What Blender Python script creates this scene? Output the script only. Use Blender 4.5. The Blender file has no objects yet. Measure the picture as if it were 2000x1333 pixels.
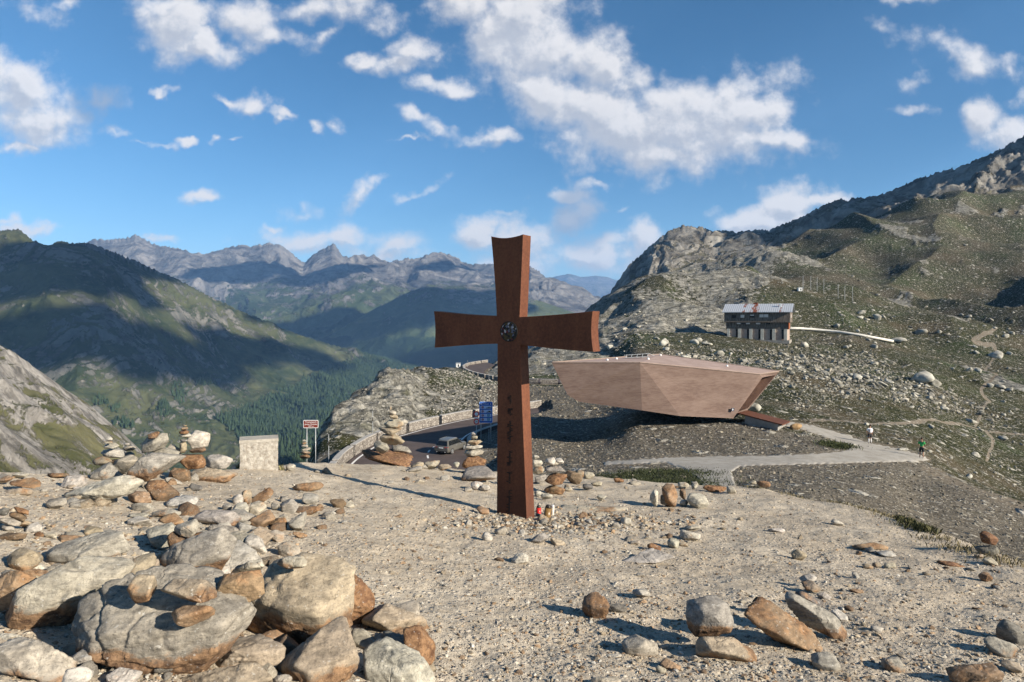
import bpy, bmesh, math, random
import numpy as np
from mathutils import Vector, Matrix
R = math.radians
scene = bpy.context.scene
col = scene.collection
F = 1333.33          # focal length in photo pixels (24 mm lens on a 36 mm frame, 2000 px wide)
HY = 620.0           # horizon row

# ------------------------------------------------------------ camera, sky, sun, exposure
cam_d = bpy.data.cameras.new('camera'); cam = bpy.data.objects.new('camera', cam_d); col.objects.link(cam)
cam.location = (0, 0, 0); cam.rotation_euler = (R(90), 0, 0)
cam_d.lens = 24; cam_d.sensor_width = 36; cam_d.shift_y = -(666.5 - HY) / 2000
cam_d.clip_start = 0.1; cam_d.clip_end = 60000
scene.camera = cam
SUN_EL = 24.0
SDIR = Vector((math.cos(R(SUN_EL)) * math.sin(R(122)), math.cos(R(SUN_EL)) * math.cos(R(122)), math.sin(R(SUN_EL))))  # towards the sun
sun_d = bpy.data.lights.new('sun', 'SUN'); sun = bpy.data.objects.new('sun', sun_d); col.objects.link(sun)
sun_d.energy = 5.0; sun_d.angle = R(0.53); sun_d.color = (1.0, 0.90, 0.755)
sun.rotation_euler = SDIR.to_track_quat('Z', 'Y').to_euler()
scene.view_settings.view_transform = 'Standard'; scene.view_settings.look = 'None'
scene.view_settings.gamma = 1.0; scene.view_settings.exposure = 1.0
scene.cycles.max_bounces = 6; scene.cycles.diffuse_bounces = 1; scene.cycles.volume_bounces = 0
scene.cycles.transmission_bounces = 4
SKY_STRENGTH = 0.07

class NT:
    """small helper to write node trees"""
    def __init__(s, tree): s.t = tree; s.n = tree.nodes; s.l = tree.links
    def put(s, sock, v):
        if isinstance(v, bpy.types.NodeSocket): s.l.new(v, sock)
        elif v is not None:
            if sock.type == 'RGBA' and len(v) == 3: v = (*v, 1)
            sock.default_value = v
    def m(s, op, a, b=None, c=None, clamp=False):
        n = s.n.new('ShaderNodeMath'); n.operation = op; n.use_clamp = clamp
        s.put(n.inputs[0], a); s.put(n.inputs[1], b); s.put(n.inputs[2], c); return n.outputs[0]
    def v(s, op, a, b=None, scale=None):
        n = s.n.new('ShaderNodeVectorMath'); n.operation = op
        s.put(n.inputs[0], a); s.put(n.inputs[1], b)
        if scale is not None: s.put(n.inputs['Scale'], scale)
        return n.outputs['Value'] if op in ('LENGTH', 'DOT_PRODUCT', 'DISTANCE') else n.outputs[0]
    def mix(s, f, a, b, mode='MIX'):
        n = s.n.new('ShaderNodeMix'); n.data_type = 'RGBA'; n.blend_type = mode
        s.put(n.inputs[0], f); s.put(n.inputs[6], a); s.put(n.inputs[7], b); return n.outputs[2]
    def rng(s, v, a, b, c=0.0, d=1.0, smooth=True):
        n = s.n.new('ShaderNodeMapRange'); n.interpolation_type = 'SMOOTHSTEP' if smooth else 'LINEAR'
        s.put(n.inputs[0], v)
        for i, q in enumerate((a, b, c, d)): s.put(n.inputs[i + 1], q)
        return n.outputs[0]
    def noise(s, vec, scale, detail=5, rough=0.55, dist=0.0, color=False):
        n = s.n.new('ShaderNodeTexNoise'); s.put(n.inputs['Vector'], vec)
        n.inputs['Scale'].default_value = scale; n.inputs['Detail'].default_value = detail
        n.inputs['Roughness'].default_value = rough; n.inputs['Distortion'].default_value = dist
        return n.outputs[1 if color else 0]
    def voro(s, vec, scale, feature='F1', out=0):
        n = s.n.new('ShaderNodeTexVoronoi'); n.feature = feature; s.put(n.inputs['Vector'], vec)
        n.inputs['Scale'].default_value = scale; return n.outputs[out]
    def mapping(s, vec, loc=(0, 0, 0), rot=(0, 0, 0), scale=(1, 1, 1), typ='POINT'):
        n = s.n.new('ShaderNodeMapping'); n.vector_type = typ; s.put(n.inputs[0], vec)
        n.inputs[1].default_value = loc; n.inputs[2].default_value = rot; n.inputs[3].default_value = scale
        return n.outputs[0]
    def sep(s, v):
        n = s.n.new('ShaderNodeSeparateXYZ'); s.put(n.inputs[0], v); return n.outputs
    def comb(s, x, y, z):
        n = s.n.new('ShaderNodeCombineXYZ'); s.put(n.inputs[0], x); s.put(n.inputs[1], y); s.put(n.inputs[2], z); return n.outputs[0]
    def bump(s, h, strength=0.5, dist=0.02, normal=None):
        n = s.n.new('ShaderNodeBump'); n.inputs['Strength'].default_value = strength
        n.inputs['Distance'].default_value = dist; s.put(n.inputs['Height'], h)
        if normal is not None: s.put(n.inputs['Normal'], normal)
        return n.outputs[0]
    def attr(s, name, typ='GEOMETRY'):
        n = s.n.new('ShaderNodeAttribute'); n.attribute_name = name; n.attribute_type = typ; return n.outputs

def mat(name, build=None, rough=0.9, **kw):
    m = bpy.data.materials.new(name); m.use_nodes = True
    nt = NT(m.node_tree); b = m.node_tree.nodes['Principled BSDF']
    b.inputs['Roughness'].default_value = rough; b.inputs['Specular IOR Level'].default_value = kw.get('spec', 0.25)
    b.inputs['Metallic'].default_value = kw.get('metal', 0.0)
    if build:
        r = build(nt)
        if isinstance(r, tuple) and len(r) == 2 and isinstance(r[0], bpy.types.NodeSocket) or not isinstance(r, bpy.types.NodeSocket):
            c, n = r
        else: c, n = r, None
        nt.put(b.inputs['Base Color'], c)
        if n is not None: nt.put(b.inputs['Normal'], n)
    return m
def noisy(name, c1, c2, scale=3.0, bump=0.3, bdist=0.01, rough=0.85, stretch=(1, 1, 1), **kw):
    def f(t):
        tc = t.n.new('ShaderNodeTexCoord').outputs['Object']
        v = t.mapping(tc, scale=stretch)
        a = t.noise(v, scale, 6, 0.6); b = t.noise(v, scale * 7, 4, 0.6)
        k = t.m('ADD', t.m('MULTIPLY', a, 0.65), t.m('MULTIPLY', b, 0.35))
        return t.mix(t.rng(k, 0.35, 0.65), c1, c2), t.bump(b, bump, bdist)
    return mat(name, f, rough, **kw)

# ------------------------------------------------------------ world: Nishita sky with procedural clouds
def px_(x, y): return (x - 1000.0, HY - y, 0.0)
CLOUDS = [  # centre x, y, half width, half height, tilt, weight (photo pixels)
 (1010,45,130,100,0,1.1),(1080,110,140,70,-10,1.1),(1165,120,70,60,0,1.0),(1200,110,40,30,0,.9),(1190,225,190,70,-15,1.15),(1340,245,190,80,-8,1.15),
 (1475,215,85,70,20,1.05),(1500,272,105,28,-8,.9),(1050,185,110,48,-20,1.0),(1290,300,190,48,-5,.85),(930,10,100,50,0,.9),
 (1190,330,60,18,0,.5),(1225,170,60,40,0,.7),(1560,280,40,14,-5,.7),
 (40,175,85,62,-20,1.15),(75,225,110,58,0,1.0),(190,195,62,28,10,.62),(45,292,60,10,0,.6),(215,262,50,9,-5,.55),(110,265,60,28,0,.6),
 (350,45,80,60,-25,1.1),(400,82,62,36,-30,1.15),(330,10,60,30,0,.8),(480,40,62,42,-25,.85),(540,70,70,20,-10,.6),(590,20,70,30,20,.7),(640,62,40,18,30,.6),(700,25,80,35,-10,.7),(720,50,30,20,0,.5),(55,15,50,22,-15,.5),(130,0,30,10,0,.5),
 (498,208,44,22,0,1.0),(550,224,44,10,-8,.8),(450,205,28,12,-25,.8),(800,105,55,26,20,.85),(715,125,38,14,15,.85),(770,128,60,18,5,.7),(870,170,72,17,-6,.85),
 (815,225,36,14,-15,.75),(860,250,50,14,-20,.7),(800,266,40,5,0,.6),(945,272,76,16,-6,.75),(970,265,30,14,0,.75),
 (388,385,44,13,-3,.95),(312,176,20,7,0,.7),(617,245,16,9,-20,.6),(655,245,13,11,-30,.6),(420,272,16,7,0,.7),(364,275,14,6,0,.6),(280,280,40,6,-3,.55),(462,273,14,4,0,.5),
 (700,385,42,15,50,.7),(728,362,26,10,30,.65),(810,372,45,8,22,.5),(588,415,50,16,0,.5),(590,400,14,14,0,.45),
 (640,466,140,26,0,.8),(775,480,52,24,15,.8),(570,470,55,18,0,.7),(690,490,60,22,10,.7),(530,452,36,10,0,.6),(745,500,60,14,0,.7),
 (935,462,50,34,0,1.2),(1010,470,90,42,0,1.0),(1130,415,58,36,35,.85),(1120,378,60,14,0,.8),(1165,362,34,16,0,.75),(1150,500,180,34,0,.9),(1260,470,45,34,20,1.0),(1190,470,60,22,0,.8),(1250,520,80,30,0,.9),(1000,520,120,30,0,.9),(1215,412,20,5,15,.4),(990,425,34,8,0,.45),
 (1500,425,95,30,5,1.25),(1545,395,62,38,0,1.3),(1600,392,50,18,0,1.1),(1445,430,46,20,10,1.0),
 (1925,235,50,36,-30,1.1),(1975,265,60,40,-20,1.1),(1860,95,100,26,-20,.48),(1900,130,50,26,-40,.45),(1965,140,50,24,0,.48),(1805,215,40,10,0,.5),(1780,160,30,14,0,.4),(1990,200,40,20,0,.5),
 (60,448,80,13,0,.75),(300,467,34,8,0,.75),(10,432,30,8,0,.5),(1770,2,60,10,0,.4)]
def cloud_group(name, ells):
    """density group: position in photo-pixel units -> cloud density"""
    g = bpy.data.node_groups.new(name, 'ShaderNodeTree')
    g.interface.new_socket('P', in_out='INPUT', socket_type='NodeSocketVector')
    g.interface.new_socket('D', in_out='OUTPUT', socket_type='NodeSocketFloat')
    t = NT(g); gi = g.nodes.new('NodeGroupInput'); go = g.nodes.new('NodeGroupOutput')
    P = gi.outputs[0]
    w1 = t.v('SUBTRACT', t.noise(P, 0.012, 2, 0.55, color=True), (0.5, 0.5, 0.5))
    w2 = t.v('SUBTRACT', t.noise(P, 0.05, 3, 0.6, color=True), (0.5, 0.5, 0.5))
    Q = t.v('ADD', t.v('ADD', P, t.v('SCALE', w1, scale=60.0)), t.v('SCALE', w2, scale=20.0))
    Q = t.v('MULTIPLY', Q, (1, 1, 0)); acc = None
    for (x, y, rx, ry, a, wt) in ells:
        Qi = Q
        if acc is not None:      # (adds nothing; it makes the renderer work through the clouds one after the other)
            n = g.nodes.new('ShaderNodeVectorMath'); n.operation = 'MULTIPLY_ADD'
            g.links.new(acc, n.inputs[0]); n.inputs[1].default_value = (0, 0, 1e-9); g.links.new(Q, n.inputs[2]); Qi = n.outputs[0]
        q = t.mapping(Qi, loc=px_(x, y), rot=(0, 0, R(a)), scale=(rx * 1.32, ry * 1.32, 1), typ='TEXTURE')
        e = t.m('MULTIPLY_ADD', t.v('LENGTH', q), -wt, wt)
        acc = e if acc is None else t.m('SMOOTH_MAX', acc, e, 0.12)
    f1 = t.noise(P, 0.013, 9, 0.58)
    d = t.m('ADD', acc, t.m('MULTIPLY', t.m('SUBTRACT', f1, 0.5), 2.1))
    g.links.new(d, go.inputs[0]); return g
def build_world():
    w = bpy.data.worlds.new('World'); scene.world = w; w.use_nodes = True
    w.cycles.sampling_method = 'MANUAL'; w.cycles.sample_map_resolution = 256
    t = NT(w.node_tree); w.node_tree.nodes.remove(w.node_tree.nodes['Background'])
    sky = t.n.new('ShaderNodeTexSky'); sky.sky_type = 'NISHITA'; sky.sun_disc = False
    sky.sun_elevation = R(SUN_EL); sky.sun_rotation = R(SKY_ROT); sky.altitude = 2500; sky.air_density = 1.0; sky.dust_density = 0.25; sky.ozone_density = 3.0
    hsv = t.n.new('ShaderNodeHueSaturation'); t.put(hsv.inputs['Color'], t.v('SCALE', sky.outputs[0], scale=SKY_STRENGTH))
    hsv.inputs['Saturation'].default_value = SKY_SAT; hsv.inputs['Hue'].default_value = 0.492; SK = hsv.outputs[0]
    s = t.sep(t.n.new('ShaderNodeTexCoord').outputs['Generated']); yy = t.m('MAXIMUM', s[1], 0.08)
    P = t.v('SCALE', t.comb(t.m('DIVIDE', s[0], yy), t.m('DIVIDE', s[2], yy), 0.0), scale=F)
    pxy = t.sep(P)
    def bg(c):
        n = t.n.new('ShaderNodeBackground'); t.put(n.inputs[0], c); return n.outputs[0]
    def tile(x0, x1, y0, y1):
        M = 45
        es = [c for c in CLOUDS if c[0] + max(c[2], c[3]) * 1.32 + M > x0 and c[0] - max(c[2], c[3]) * 1.32 - M < x1 and c[1] + max(c[3], abs(c[2] * math.sin(R(c[4])))) * 1.32 + M > y0 and c[1] - max(c[3], abs(c[2] * math.sin(R(c[4])))) * 1.32 - M < y1]
        if not es: return bg(SK)
        g = cloud_group('cloud_density', es)
        def D(off):
            n = t.n.new('ShaderNodeGroup'); n.node_tree = g; t.put(n.inputs[0], t.v('ADD', P, off)); return n.outputs[0]
        d0 = D((0, 0, 0)); d1 = D((14, 22, 0))
        alpha = t.rng(d0, -0.04, 0.80); lit = t.rng(t.m('SUBTRACT', d0, d1), -0.28, 0.40); thick = t.rng(d0, 0.35, 1.35)
        shade = t.m('SUBTRACT', t.m('ADD', 0.46, t.m('MULTIPLY', lit, 0.62)), t.m('MULTIPLY', thick, 0.20), clamp=True)
        # low cumulus banks in full sun are whiter
        low = t.rng(pxy[1], HY - 330, HY - 420)
        cc = t.mix(t.m('ADD', shade, t.m('MULTIPLY', low, 0.12), clamp=True), (0.33, 0.39, 0.50), (0.93, 0.91, 0.91))
        grey = t.m('MAXIMUM', t.rng(t.v('DISTANCE', P, px_(195, 195)), 40, 75, 1, 0), t.rng(t.v('DISTANCE', P, px_(1135, 425)), 45, 80, 0.8, 0))
        cc = t.mix(t.m('MULTIPLY', grey, 0.9), cc, (0.30, 0.40, 0.56))
        return bg(t.mix(t.m('MULTIPLY', alpha, 0.92), SK, t.v('SCALE', cc, scale=CLOUD_GAIN)))
    def pick(val, edge, a, b):      # a where val > edge
        n = t.n.new('ShaderNodeMixShader'); t.put(n.inputs[0], t.m('GREATER_THAN', val, edge)); t.l.new(b, n.inputs[1]); t.l.new(a, n.inputs[2]); return n.outputs[0]
    xs = [-450, 160, 430, 680, 900, 1080, 1260, 1480, 1720, 2500]
    def row(y0, y1):
        tl = [tile(xs[i], xs[i + 1], y0, y1) for i in range(len(xs) - 1)]
        def tree(lo, hi):
            if hi - lo == 1: return tl[lo]
            m = (lo + hi) // 2; return pick(pxy[0], xs[m] - 1000, tree(m, hi), tree(lo, m))
        return tree(0, len(tl))
    top = pick(pxy[1], HY - 320, row(-400, 320), row(320, 640))
    front = pick(s[1], 0.12, top, bg(SK)); fin = pick(s[2], 0.0, front, bg(SK))
    w.node_tree.links.new(fin, w.node_tree.nodes['World Output'].inputs[0])
SKY_ROT = 122; SKY_SAT = 1.16
CLOUD_GAIN = 0.52
build_world()

# ------------------------------------------------------------ helpers
def tag(o, label=None, cat=None, group=None, kind=None):
    if label: o['label'] = label
    if cat: o['category'] = cat
    if group: o['group'] = group
    if kind: o['kind'] = kind
    return o
def P3(px, py, Y): return Vector(((px - 1000) / F * Y, Y, -(py - HY) / F * Y))
def onz(px, py, z): Y = -z * F / (py - HY); return Vector(((px - 1000) / F * Y, Y, z))
def link(name, me, m=None, parent=None):
    o = bpy.data.objects.new(name, me); col.objects.link(o)
    if m is not None and me is not None:
        for q in (m if isinstance(m, (list, tuple)) else [m]): me.materials.append(q)
    if parent: o.parent = parent
    return o
def empty(name, loc=(0, 0, 0), rz=0.0):
    o = bpy.data.objects.new(name, None); col.objects.link(o); o.location = loc; o.rotation_euler = (0, 0, rz); o.empty_display_size = 0.2
    return o
def npmesh(name, V, Fc, smooth=True):
    """V (n,3) floats, Fc (m,3|4) ints -> mesh"""
    me = bpy.data.meshes.new(name); k = Fc.shape[1]
    me.vertices.add(len(V)); me.vertices.foreach_set('co', np.ascontiguousarray(V, np.float32).ravel())
    me.loops.add(Fc.size); me.loops.foreach_set('vertex_index', np.ascontiguousarray(Fc, np.int32).ravel())
    me.polygons.add(len(Fc)); me.polygons.foreach_set('loop_start', np.arange(0, Fc.size, k, dtype=np.int32))
    me.polygons.foreach_set('loop_total', np.full(len(Fc), k, np.int32))
    me.polygons.foreach_set('use_smooth', np.full(len(Fc), smooth, bool))
    me.update(calc_edges=True); return me
def gridfaces(nr, nc, flip=False):
    i = np.arange(nr - 1)[:, None] * nc + np.arange(nc - 1)[None, :]
    f = np.stack([i, i + 1, i + nc + 1, i + nc], -1).reshape(-1, 4)
    return f[:, ::-1] if flip else f
def fattr(me, name, a):
    at = me.attributes.new(name, 'FLOAT', 'POINT'); at.data.foreach_set('value', np.ascontiguousarray(a, np.float32).ravel())
_rs = np.random.RandomState(7); _perm = np.tile(_rs.permutation(256), 3).astype(np.int32)
_g = _rs.normal(size=(256, 3)); _g /= np.linalg.norm(_g, axis=1)[:, None]
def pn(x, y, z):
    """gradient noise, about -1..1"""
    x, y, z = np.broadcast_arrays(np.asarray(x, float), np.asarray(y, float), np.asarray(z, float))
    xi = np.floor(x).astype(int); yi = np.floor(y).astype(int); zi = np.floor(z).astype(int)
    xf = x - xi; yf = y - yi; zf = z - zi; xi &= 255; yi &= 255; zi &= 255
    u = xf * xf * xf * (xf * (xf * 6 - 15) + 10); v = yf * yf * yf * (yf * (yf * 6 - 15) + 10); w = zf * zf * zf * (zf * (zf * 6 - 15) + 10)
    out = 0
    for dx in (0, 1):
        a = _perm[xi + dx]; wx = u if dx else 1 - u
        for dy in (0, 1):
            b = _perm[a + yi + dy]; wy = v if dy else 1 - v
            for dz in (0, 1):
                g = _g[_perm[b + zi + dz]]
                out = out + wx * wy * (w if dz else 1 - w) * (g[..., 0] * (xf - dx) + g[..., 1] * (yf - dy) + g[..., 2] * (zf - dz))
    return out * 1.6
def fbm(x, y, z, octv=4, lac=2.07, gain=0.5):
    s = 0; a = 1.0
    for i in range(octv):
        s = s + a * pn(x + 17.3 * i, y + 5.1 * i, z + 9.7 * i); x = x * lac; y = y * lac; z = z * lac; a *= gain
    return s
def ridged(x, y, z, octv=5, gain=0.5):
    s = 0; a = 1.0; w = 1.0
    for i in range(octv):
        n = (1 - np.abs(pn(x + 3.3 * i, y + 7.7 * i, z))) ** 2 * w; s = s + a * n; w = np.clip(n * 1.6, 0, 1)
        x = x * 2.1; y = y * 2.1; z = z * 2.1; a *= gain
    return s
def pchip(xk, Yk, x):
    """monotone cubic through rows of Yk (n,m) at knots xk, evaluated at x (k,) -> (k,m)"""
    xk = np.asarray(xk, float); Yk = np.asarray(Yk, float)
    h = np.diff(xk)[:, None]; d = np.diff(Yk, axis=0) / h
    m = np.zeros_like(Yk)
    w1 = 2 * h[1:] + h[:-1]; w2 = h[1:] + 2 * h[:-1]
    ok = d[:-1] * d[1:] > 0
    with np.errstate(all='ignore'):
        mm = (w1 + w2) / (w1 / d[:-1] + w2 / d[1:])
    m[1:-1] = np.where(ok, mm, 0); m[0] = d[0]; m[-1] = d[-1]
    i = np.clip(np.searchsorted(xk, x) - 1, 0, len(xk) - 2); t = ((x - xk[i]) / h[i, 0])[:, None]; H = h[i]
    return (2*t**3 - 3*t**2 + 1) * Yk[i] + (t**3 - 2*t**2 + t) * H * m[i] + (-2*t**3 + 3*t**2) * Yk[i+1] + (t**3 - t**2) * H * m[i+1]
def inpoly(X, Y, poly):
    """signed distance to polygon: negative inside"""
    n = len(poly); d = np.full(X.shape, 1e9); inside = np.zeros(X.shape, bool)
    for i in range(n):
        x1, y1 = poly[i]; x2, y2 = poly[(i + 1) % n]; ex, ey = x2 - x1, y2 - y1
        t = np.clip(((X - x1) * ex + (Y - y1) * ey) / (ex * ex + ey * ey + 1e-12), 0, 1)
        d = np.minimum(d, np.hypot(X - x1 - t * ex, Y - y1 - t * ey))
        c = ((y1 > Y) != (y2 > Y)) & (X < (x2 - x1) * (Y - y1) / ((y2 - y1) + 1e-12) + x1); inside ^= c
    return np.where(inside, -d, d)
def sstep(x, a, b): t = np.clip((x - a) / (b - a), 0, 1); return t * t * (3 - 2 * t)

class MB:
    """collects boxes, tubes, prisms in one bmesh and links them as ONE object"""
    def __init__(s): s.bm = bmesh.new()
    def box(s, c, sz, rot=None, bevel=0.0, mi=0):
        r = bmesh.ops.create_cube(s.bm, size=1.0); vs = r['verts']
        for v in vs: v.co = Vector((v.co.x * sz[0], v.co.y * sz[1], v.co.z * sz[2]))
        if bevel:
            es = list({e for v in vs for e in v.link_edges}); rr = bmesh.ops.bevel(s.bm, geom=es, offset=bevel, segments=2, affect='EDGES', clamp_overlap=True)
            vs = list({v for f in rr['faces'] for v in f.verts} | {v for v in vs if v.is_valid})
        M = (rot if rot is not None else Matrix.Identity(3))
        for v in vs: v.co = M @ v.co + Vector(c)
        fs = {f for v in vs for f in v.link_faces}
        for f in fs: f.material_index = mi
        return s
    def tube(s, pts, r, n=8, mi=0, r2=None, cap=True):
        pts = [Vector(p) for p in pts]; rings = []
        for i, p in enumerate(pts):
            a = pts[max(i - 1, 0)]; b = pts[min(i + 1, len(pts) - 1)]; d = (b - a).normalized()
            up = Vector((0, 0, 1)) if abs(d.z) < 0.9 else Vector((1, 0, 0)); x = d.cross(up).normalized(); y = x.cross(d)
            rr = r if r2 is None else r + (r2 - r) * i / (len(pts) - 1)
            rings.append([s.bm.verts.new(p + (x * math.cos(2 * math.pi * k / n) + y * math.sin(2 * math.pi * k / n)) * rr) for k in range(n)])
        for i in range(len(rings) - 1):
            for k in range(n):
                f = s.bm.faces.new((rings[i][k], rings[i][(k + 1) % n], rings[i + 1][(k + 1) % n], rings[i + 1][k])); f.material_index = mi; f.smooth = n > 6
        if cap:
            s.bm.faces.new(rings[0][::-1]).material_index = mi; s.bm.faces.new(rings[-1]).material_index = mi
        return s
    def poly(s, pts, mi=0):
        f = s.bm.faces.new([s.bm.verts.new(Vector(p)) for p in pts]); f.material_index = mi; return s
    def hexa(s, a, b, mi=0):
        """loft two polygons (same count) and cap them"""
        A = [s.bm.verts.new(Vector(p)) for p in a]; B = [s.bm.verts.new(Vector(p)) for p in b]; n = len(A)
        for k in range(n): s.bm.faces.new((A[k], A[(k + 1) % n], B[(k + 1) % n], B[k])).material_index = mi
        s.bm.faces.new(A[::-1]).material_index = mi; s.bm.faces.new(B).material_index = mi; return s
    def build(s, name, m, parent=None, normals=True):
        if normals: bmesh.ops.recalc_face_normals(s.bm, faces=s.bm.faces)
        me = bpy.data.meshes.new(name); s.bm.to_mesh(me); s.bm.free(); return link(name, me, m, parent)
_ico = {}
def ico(sub):
    if sub not in _ico:
        b = bmesh.new(); bmesh.ops.create_icosphere(b, subdivisions=sub, radius=1.0)
        b.verts.ensure_lookup_table()
        V = np.array([v.co[:] for v in b.verts]); V /= np.linalg.norm(V, axis=1)[:, None]
        Fc = np.array([[v.index for v in f.verts] for f in b.faces], np.int32); b.free(); _ico[sub] = (V, Fc)
    return _ico[sub]
# ------------------------------------------------------------ ground materials
def m_near(t):
    tc = t.n.new('ShaderNodeTexCoord').outputs['Object']
    a = t.noise(tc, 0.9, 6, 0.6); b = t.noise(tc, 9, 6, 0.65); c = t.noise(tc, 60, 4, 0.7)
    base = t.mix(t.rng(a, 0.35, 0.65), (0.47, 0.39, 0.285), (0.58, 0.505, 0.39))
    base = t.mix(t.rng(b, 0.44, 0.75), base, (0.30, 0.24, 0.165))
    base = t.mix(t.m('MULTIPLY', t.rng(t.noise(tc, 2.3, 6, .65), .50, .66), .45), base, (0.27, 0.215, 0.15))
    base = t.mix(t.rng(c, 0.30, 0.70), t.mix(0.28, base, (0.14, 0.11, 0.08)), t.mix(0.35, base, (0.60, 0.52, 0.40)))
    # small stones in the sand: three sizes of cells with their own colour
    h = t.m('MULTIPLY', b, 0.5)
    for sc, k, lo in ((26, 1.0, .55), (70, .6, .5), (150, .35, .4)):
        w = t.v('ADD', tc, t.v('SCALE', t.noise(tc, sc * .5, 2, .5, color=True), scale=0.5 / sc))
        dd = t.voro(w, sc, 'F1', 0); cc = t.voro(w, sc, 'F1', 1)
        s = t.sep(cc); on = t.m('MULTIPLY', t.m('GREATER_THAN', s[0], lo), t.rng(dd, 0.50, 0.30))
        stone = t.mix(s[1], (0.26, 0.20, 0.15), (0.60, 0.55, 0.47))
        base = t.mix(t.m('MULTIPLY', on, 0.6), base, stone)
        h = t.m('ADD', h, t.m('MULTIPLY', t.m('MULTIPLY', on, t.rng(dd, 0.55, 0.1)), k))
    return base, t.bump(h, 0.9, 0.012)
def m_mid(t):
    tc = t.n.new('ShaderNodeTexCoord').outputs['Object']
    gr = t.attr('gravel')[2]; rk = t.attr('rocky')[2]; dt = t.attr('dirt')[2]
    n1 = t.noise(tc, 0.035, 7, 0.6); n2 = t.noise(tc, 0.5, 7, 0.65); n3 = t.noise(tc, 3.0, 5, 0.65)
    grass = t.mix(t.rng(n2, 0.36, 0.64), (0.016, 0.020, 0.007), (0.046, 0.046, 0.019))
    grass = t.mix(t.rng(n1, 0.50, 0.64), grass, (0.068, 0.055, 0.032)); grass = t.mix(t.m('MULTIPLY', t.rng(n1, 0.47, 0.36), .7), grass, (0.030, 0.046, 0.013))
    grass = t.mix(t.m('MULTIPLY', t.rng(n3, 0.5, 0.7), 0.4), grass, (0.075, 0.068, 0.04))
    rockc = t.mix(t.rng(n2, 0.35, 0.68), (0.14, 0.135, 0.112), (0.34, 0.325, 0.285))
    rockc = t.mix(t.m('MULTIPLY', t.rng(t.noise(tc, 0.18, 5, .6), 0.52, 0.66), 0.5), rockc, (0.10, 0.10, 0.05))
    gravc = t.mix(t.rng(n3, 0.38, 0.66), (0.080, 0.070, 0.054), (0.17, 0.15, 0.12))
    gravc = t.mix(t.m('MULTIPLY', t.rng(n2, 0.52, 0.72), 0.5), gravc, (0.09, 0.085, 0.05))
    rkn = t.rng(t.m('ADD', rk, t.m('MULTIPLY', t.m('SUBTRACT', n2, 0.5), 1.3)), 0.42, 0.56)
    stq = t.noise(t.mapping(tc, rot=(.25, -.72, .25), scale=(.16, .8, 1.0)), 1.1, 6, .62, .4)
    crk = t.rng(stq, .36, .47); rockc = t.mix(t.m('MULTIPLY', t.m('SUBTRACT', 1.0, crk), .8), rockc, (0.055, 0.052, 0.042))
    base = t.mix(rkn, grass, rockc)
    base = t.mix(t.rng(t.m('ADD', gr, t.m('MULTIPLY', t.m('SUBTRACT', n3, 0.5), 0.8)), 0.35, 0.65), base, gravc)
    base = t.mix(t.rng(dt, 0.3, 0.7), base, t.mix(n3, (0.13, 0.105, 0.075), (0.23, 0.195, 0.15)))
    h = t.m('ADD', t.m('MULTIPLY', n2, 0.8), t.m('MULTIPLY', n3, 0.25)); h = t.m('ADD', h, t.m('MULTIPLY', t.m('MULTIPLY', rkn, t.rng(stq, .34, .56)), 1.3))
    # stones lying in the grass, three sizes
    dens = t.noise(tc, 0.045, 5, 0.6)
    for sc, k, lo in ((0.55, 1.2, .80), (1.5, .8, .66), (4.0, .35, .52)):
        w = t.v('ADD', tc, t.v('SCALE', t.noise(tc, sc, 3, .6, color=True), scale=0.9 / sc))
        dd = t.voro(w, sc, 'F1', 0); s = t.sep(t.voro(w, sc, 'F1', 1))
        thr = t.m('SUBTRACT', lo + .28, t.m('MULTIPLY', dens, 0.5))
        on = t.m('MULTIPLY', t.m('GREATER_THAN', s[0], thr), t.rng(dd, 0.44, 0.30))
        base = t.mix(t.m('MULTIPLY', on, 0.85), base, t.mix(s[1], (0.20, 0.185, 0.15), (0.46, 0.44, 0.39)))
        h = t.m('ADD', h, t.m('MULTIPLY', t.m('MULTIPLY', on, t.rng(dd, 0.45, 0.05)), k))
    return base, t.bump(h, 0.85, 0.55)
def m_far(grassA, grassB, rockA, rockB, scale, bd, name):
    def f(t):
        tc = t.n.new('ShaderNodeTexCoord').outputs['Object']
        rk = t.attr('rocky')[2]; fo = t.attr('forest')[2]
        n1 = t.noise(tc, scale, 9, 0.62); n2 = t.noise(tc, scale * 6, 8, 0.66); n3 = t.noise(t.mapping(tc, scale=(1, 1, .35)), scale * 2.5, 8, 0.7, 1.0)
        g = t.mix(t.rng(n1, 0.38, 0.62), grassA, grassB)
        g = t.mix(t.m('MULTIPLY', t.rng(n2, 0.45, 0.7), .5), g, t.v('SCALE', grassB, scale=1.4) if False else tuple(x * 1.5 for x in grassB))
        r = t.mix(t.rng(n3, 0.35, 0.65), rockA, rockB)
        k = t.rng(t.m('ADD', rk, t.m('MULTIPLY', t.m('SUBTRACT', n2, 0.5), 1.6)), 0.35, 0.65)
        b = t.mix(k, g, r)
        fk = t.rng(t.m('ADD', fo, t.m('MULTIPLY', t.m('SUBTRACT', n2, 0.5), 1.2)), 0.45, 0.55)
        b = t.mix(fk, b, (0.018, 0.032, 0.016))
        stq = t.noise(t.mapping(tc, rot=(.3, -.6, .2), scale=(.22, 1, 1)), scale * 5, 8, .68, .5); r = None
        b = t.mix(t.m('MULTIPLY', t.m('MULTIPLY', k, t.rng(stq, .5, .38)), .6), b, tuple(x * .35 for x in rockA))
        h = t.m('ADD', t.m('ADD', t.m('MULTIPLY', n3, 0.5), t.m('MULTIPLY', n2, 0.4)), t.m('MULTIPLY', t.m('MULTIPLY', stq, k), .8))
        return b, t.bump(h, 0.8, bd)
    return mat(name, f, 0.95, spec=0.05)
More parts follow.
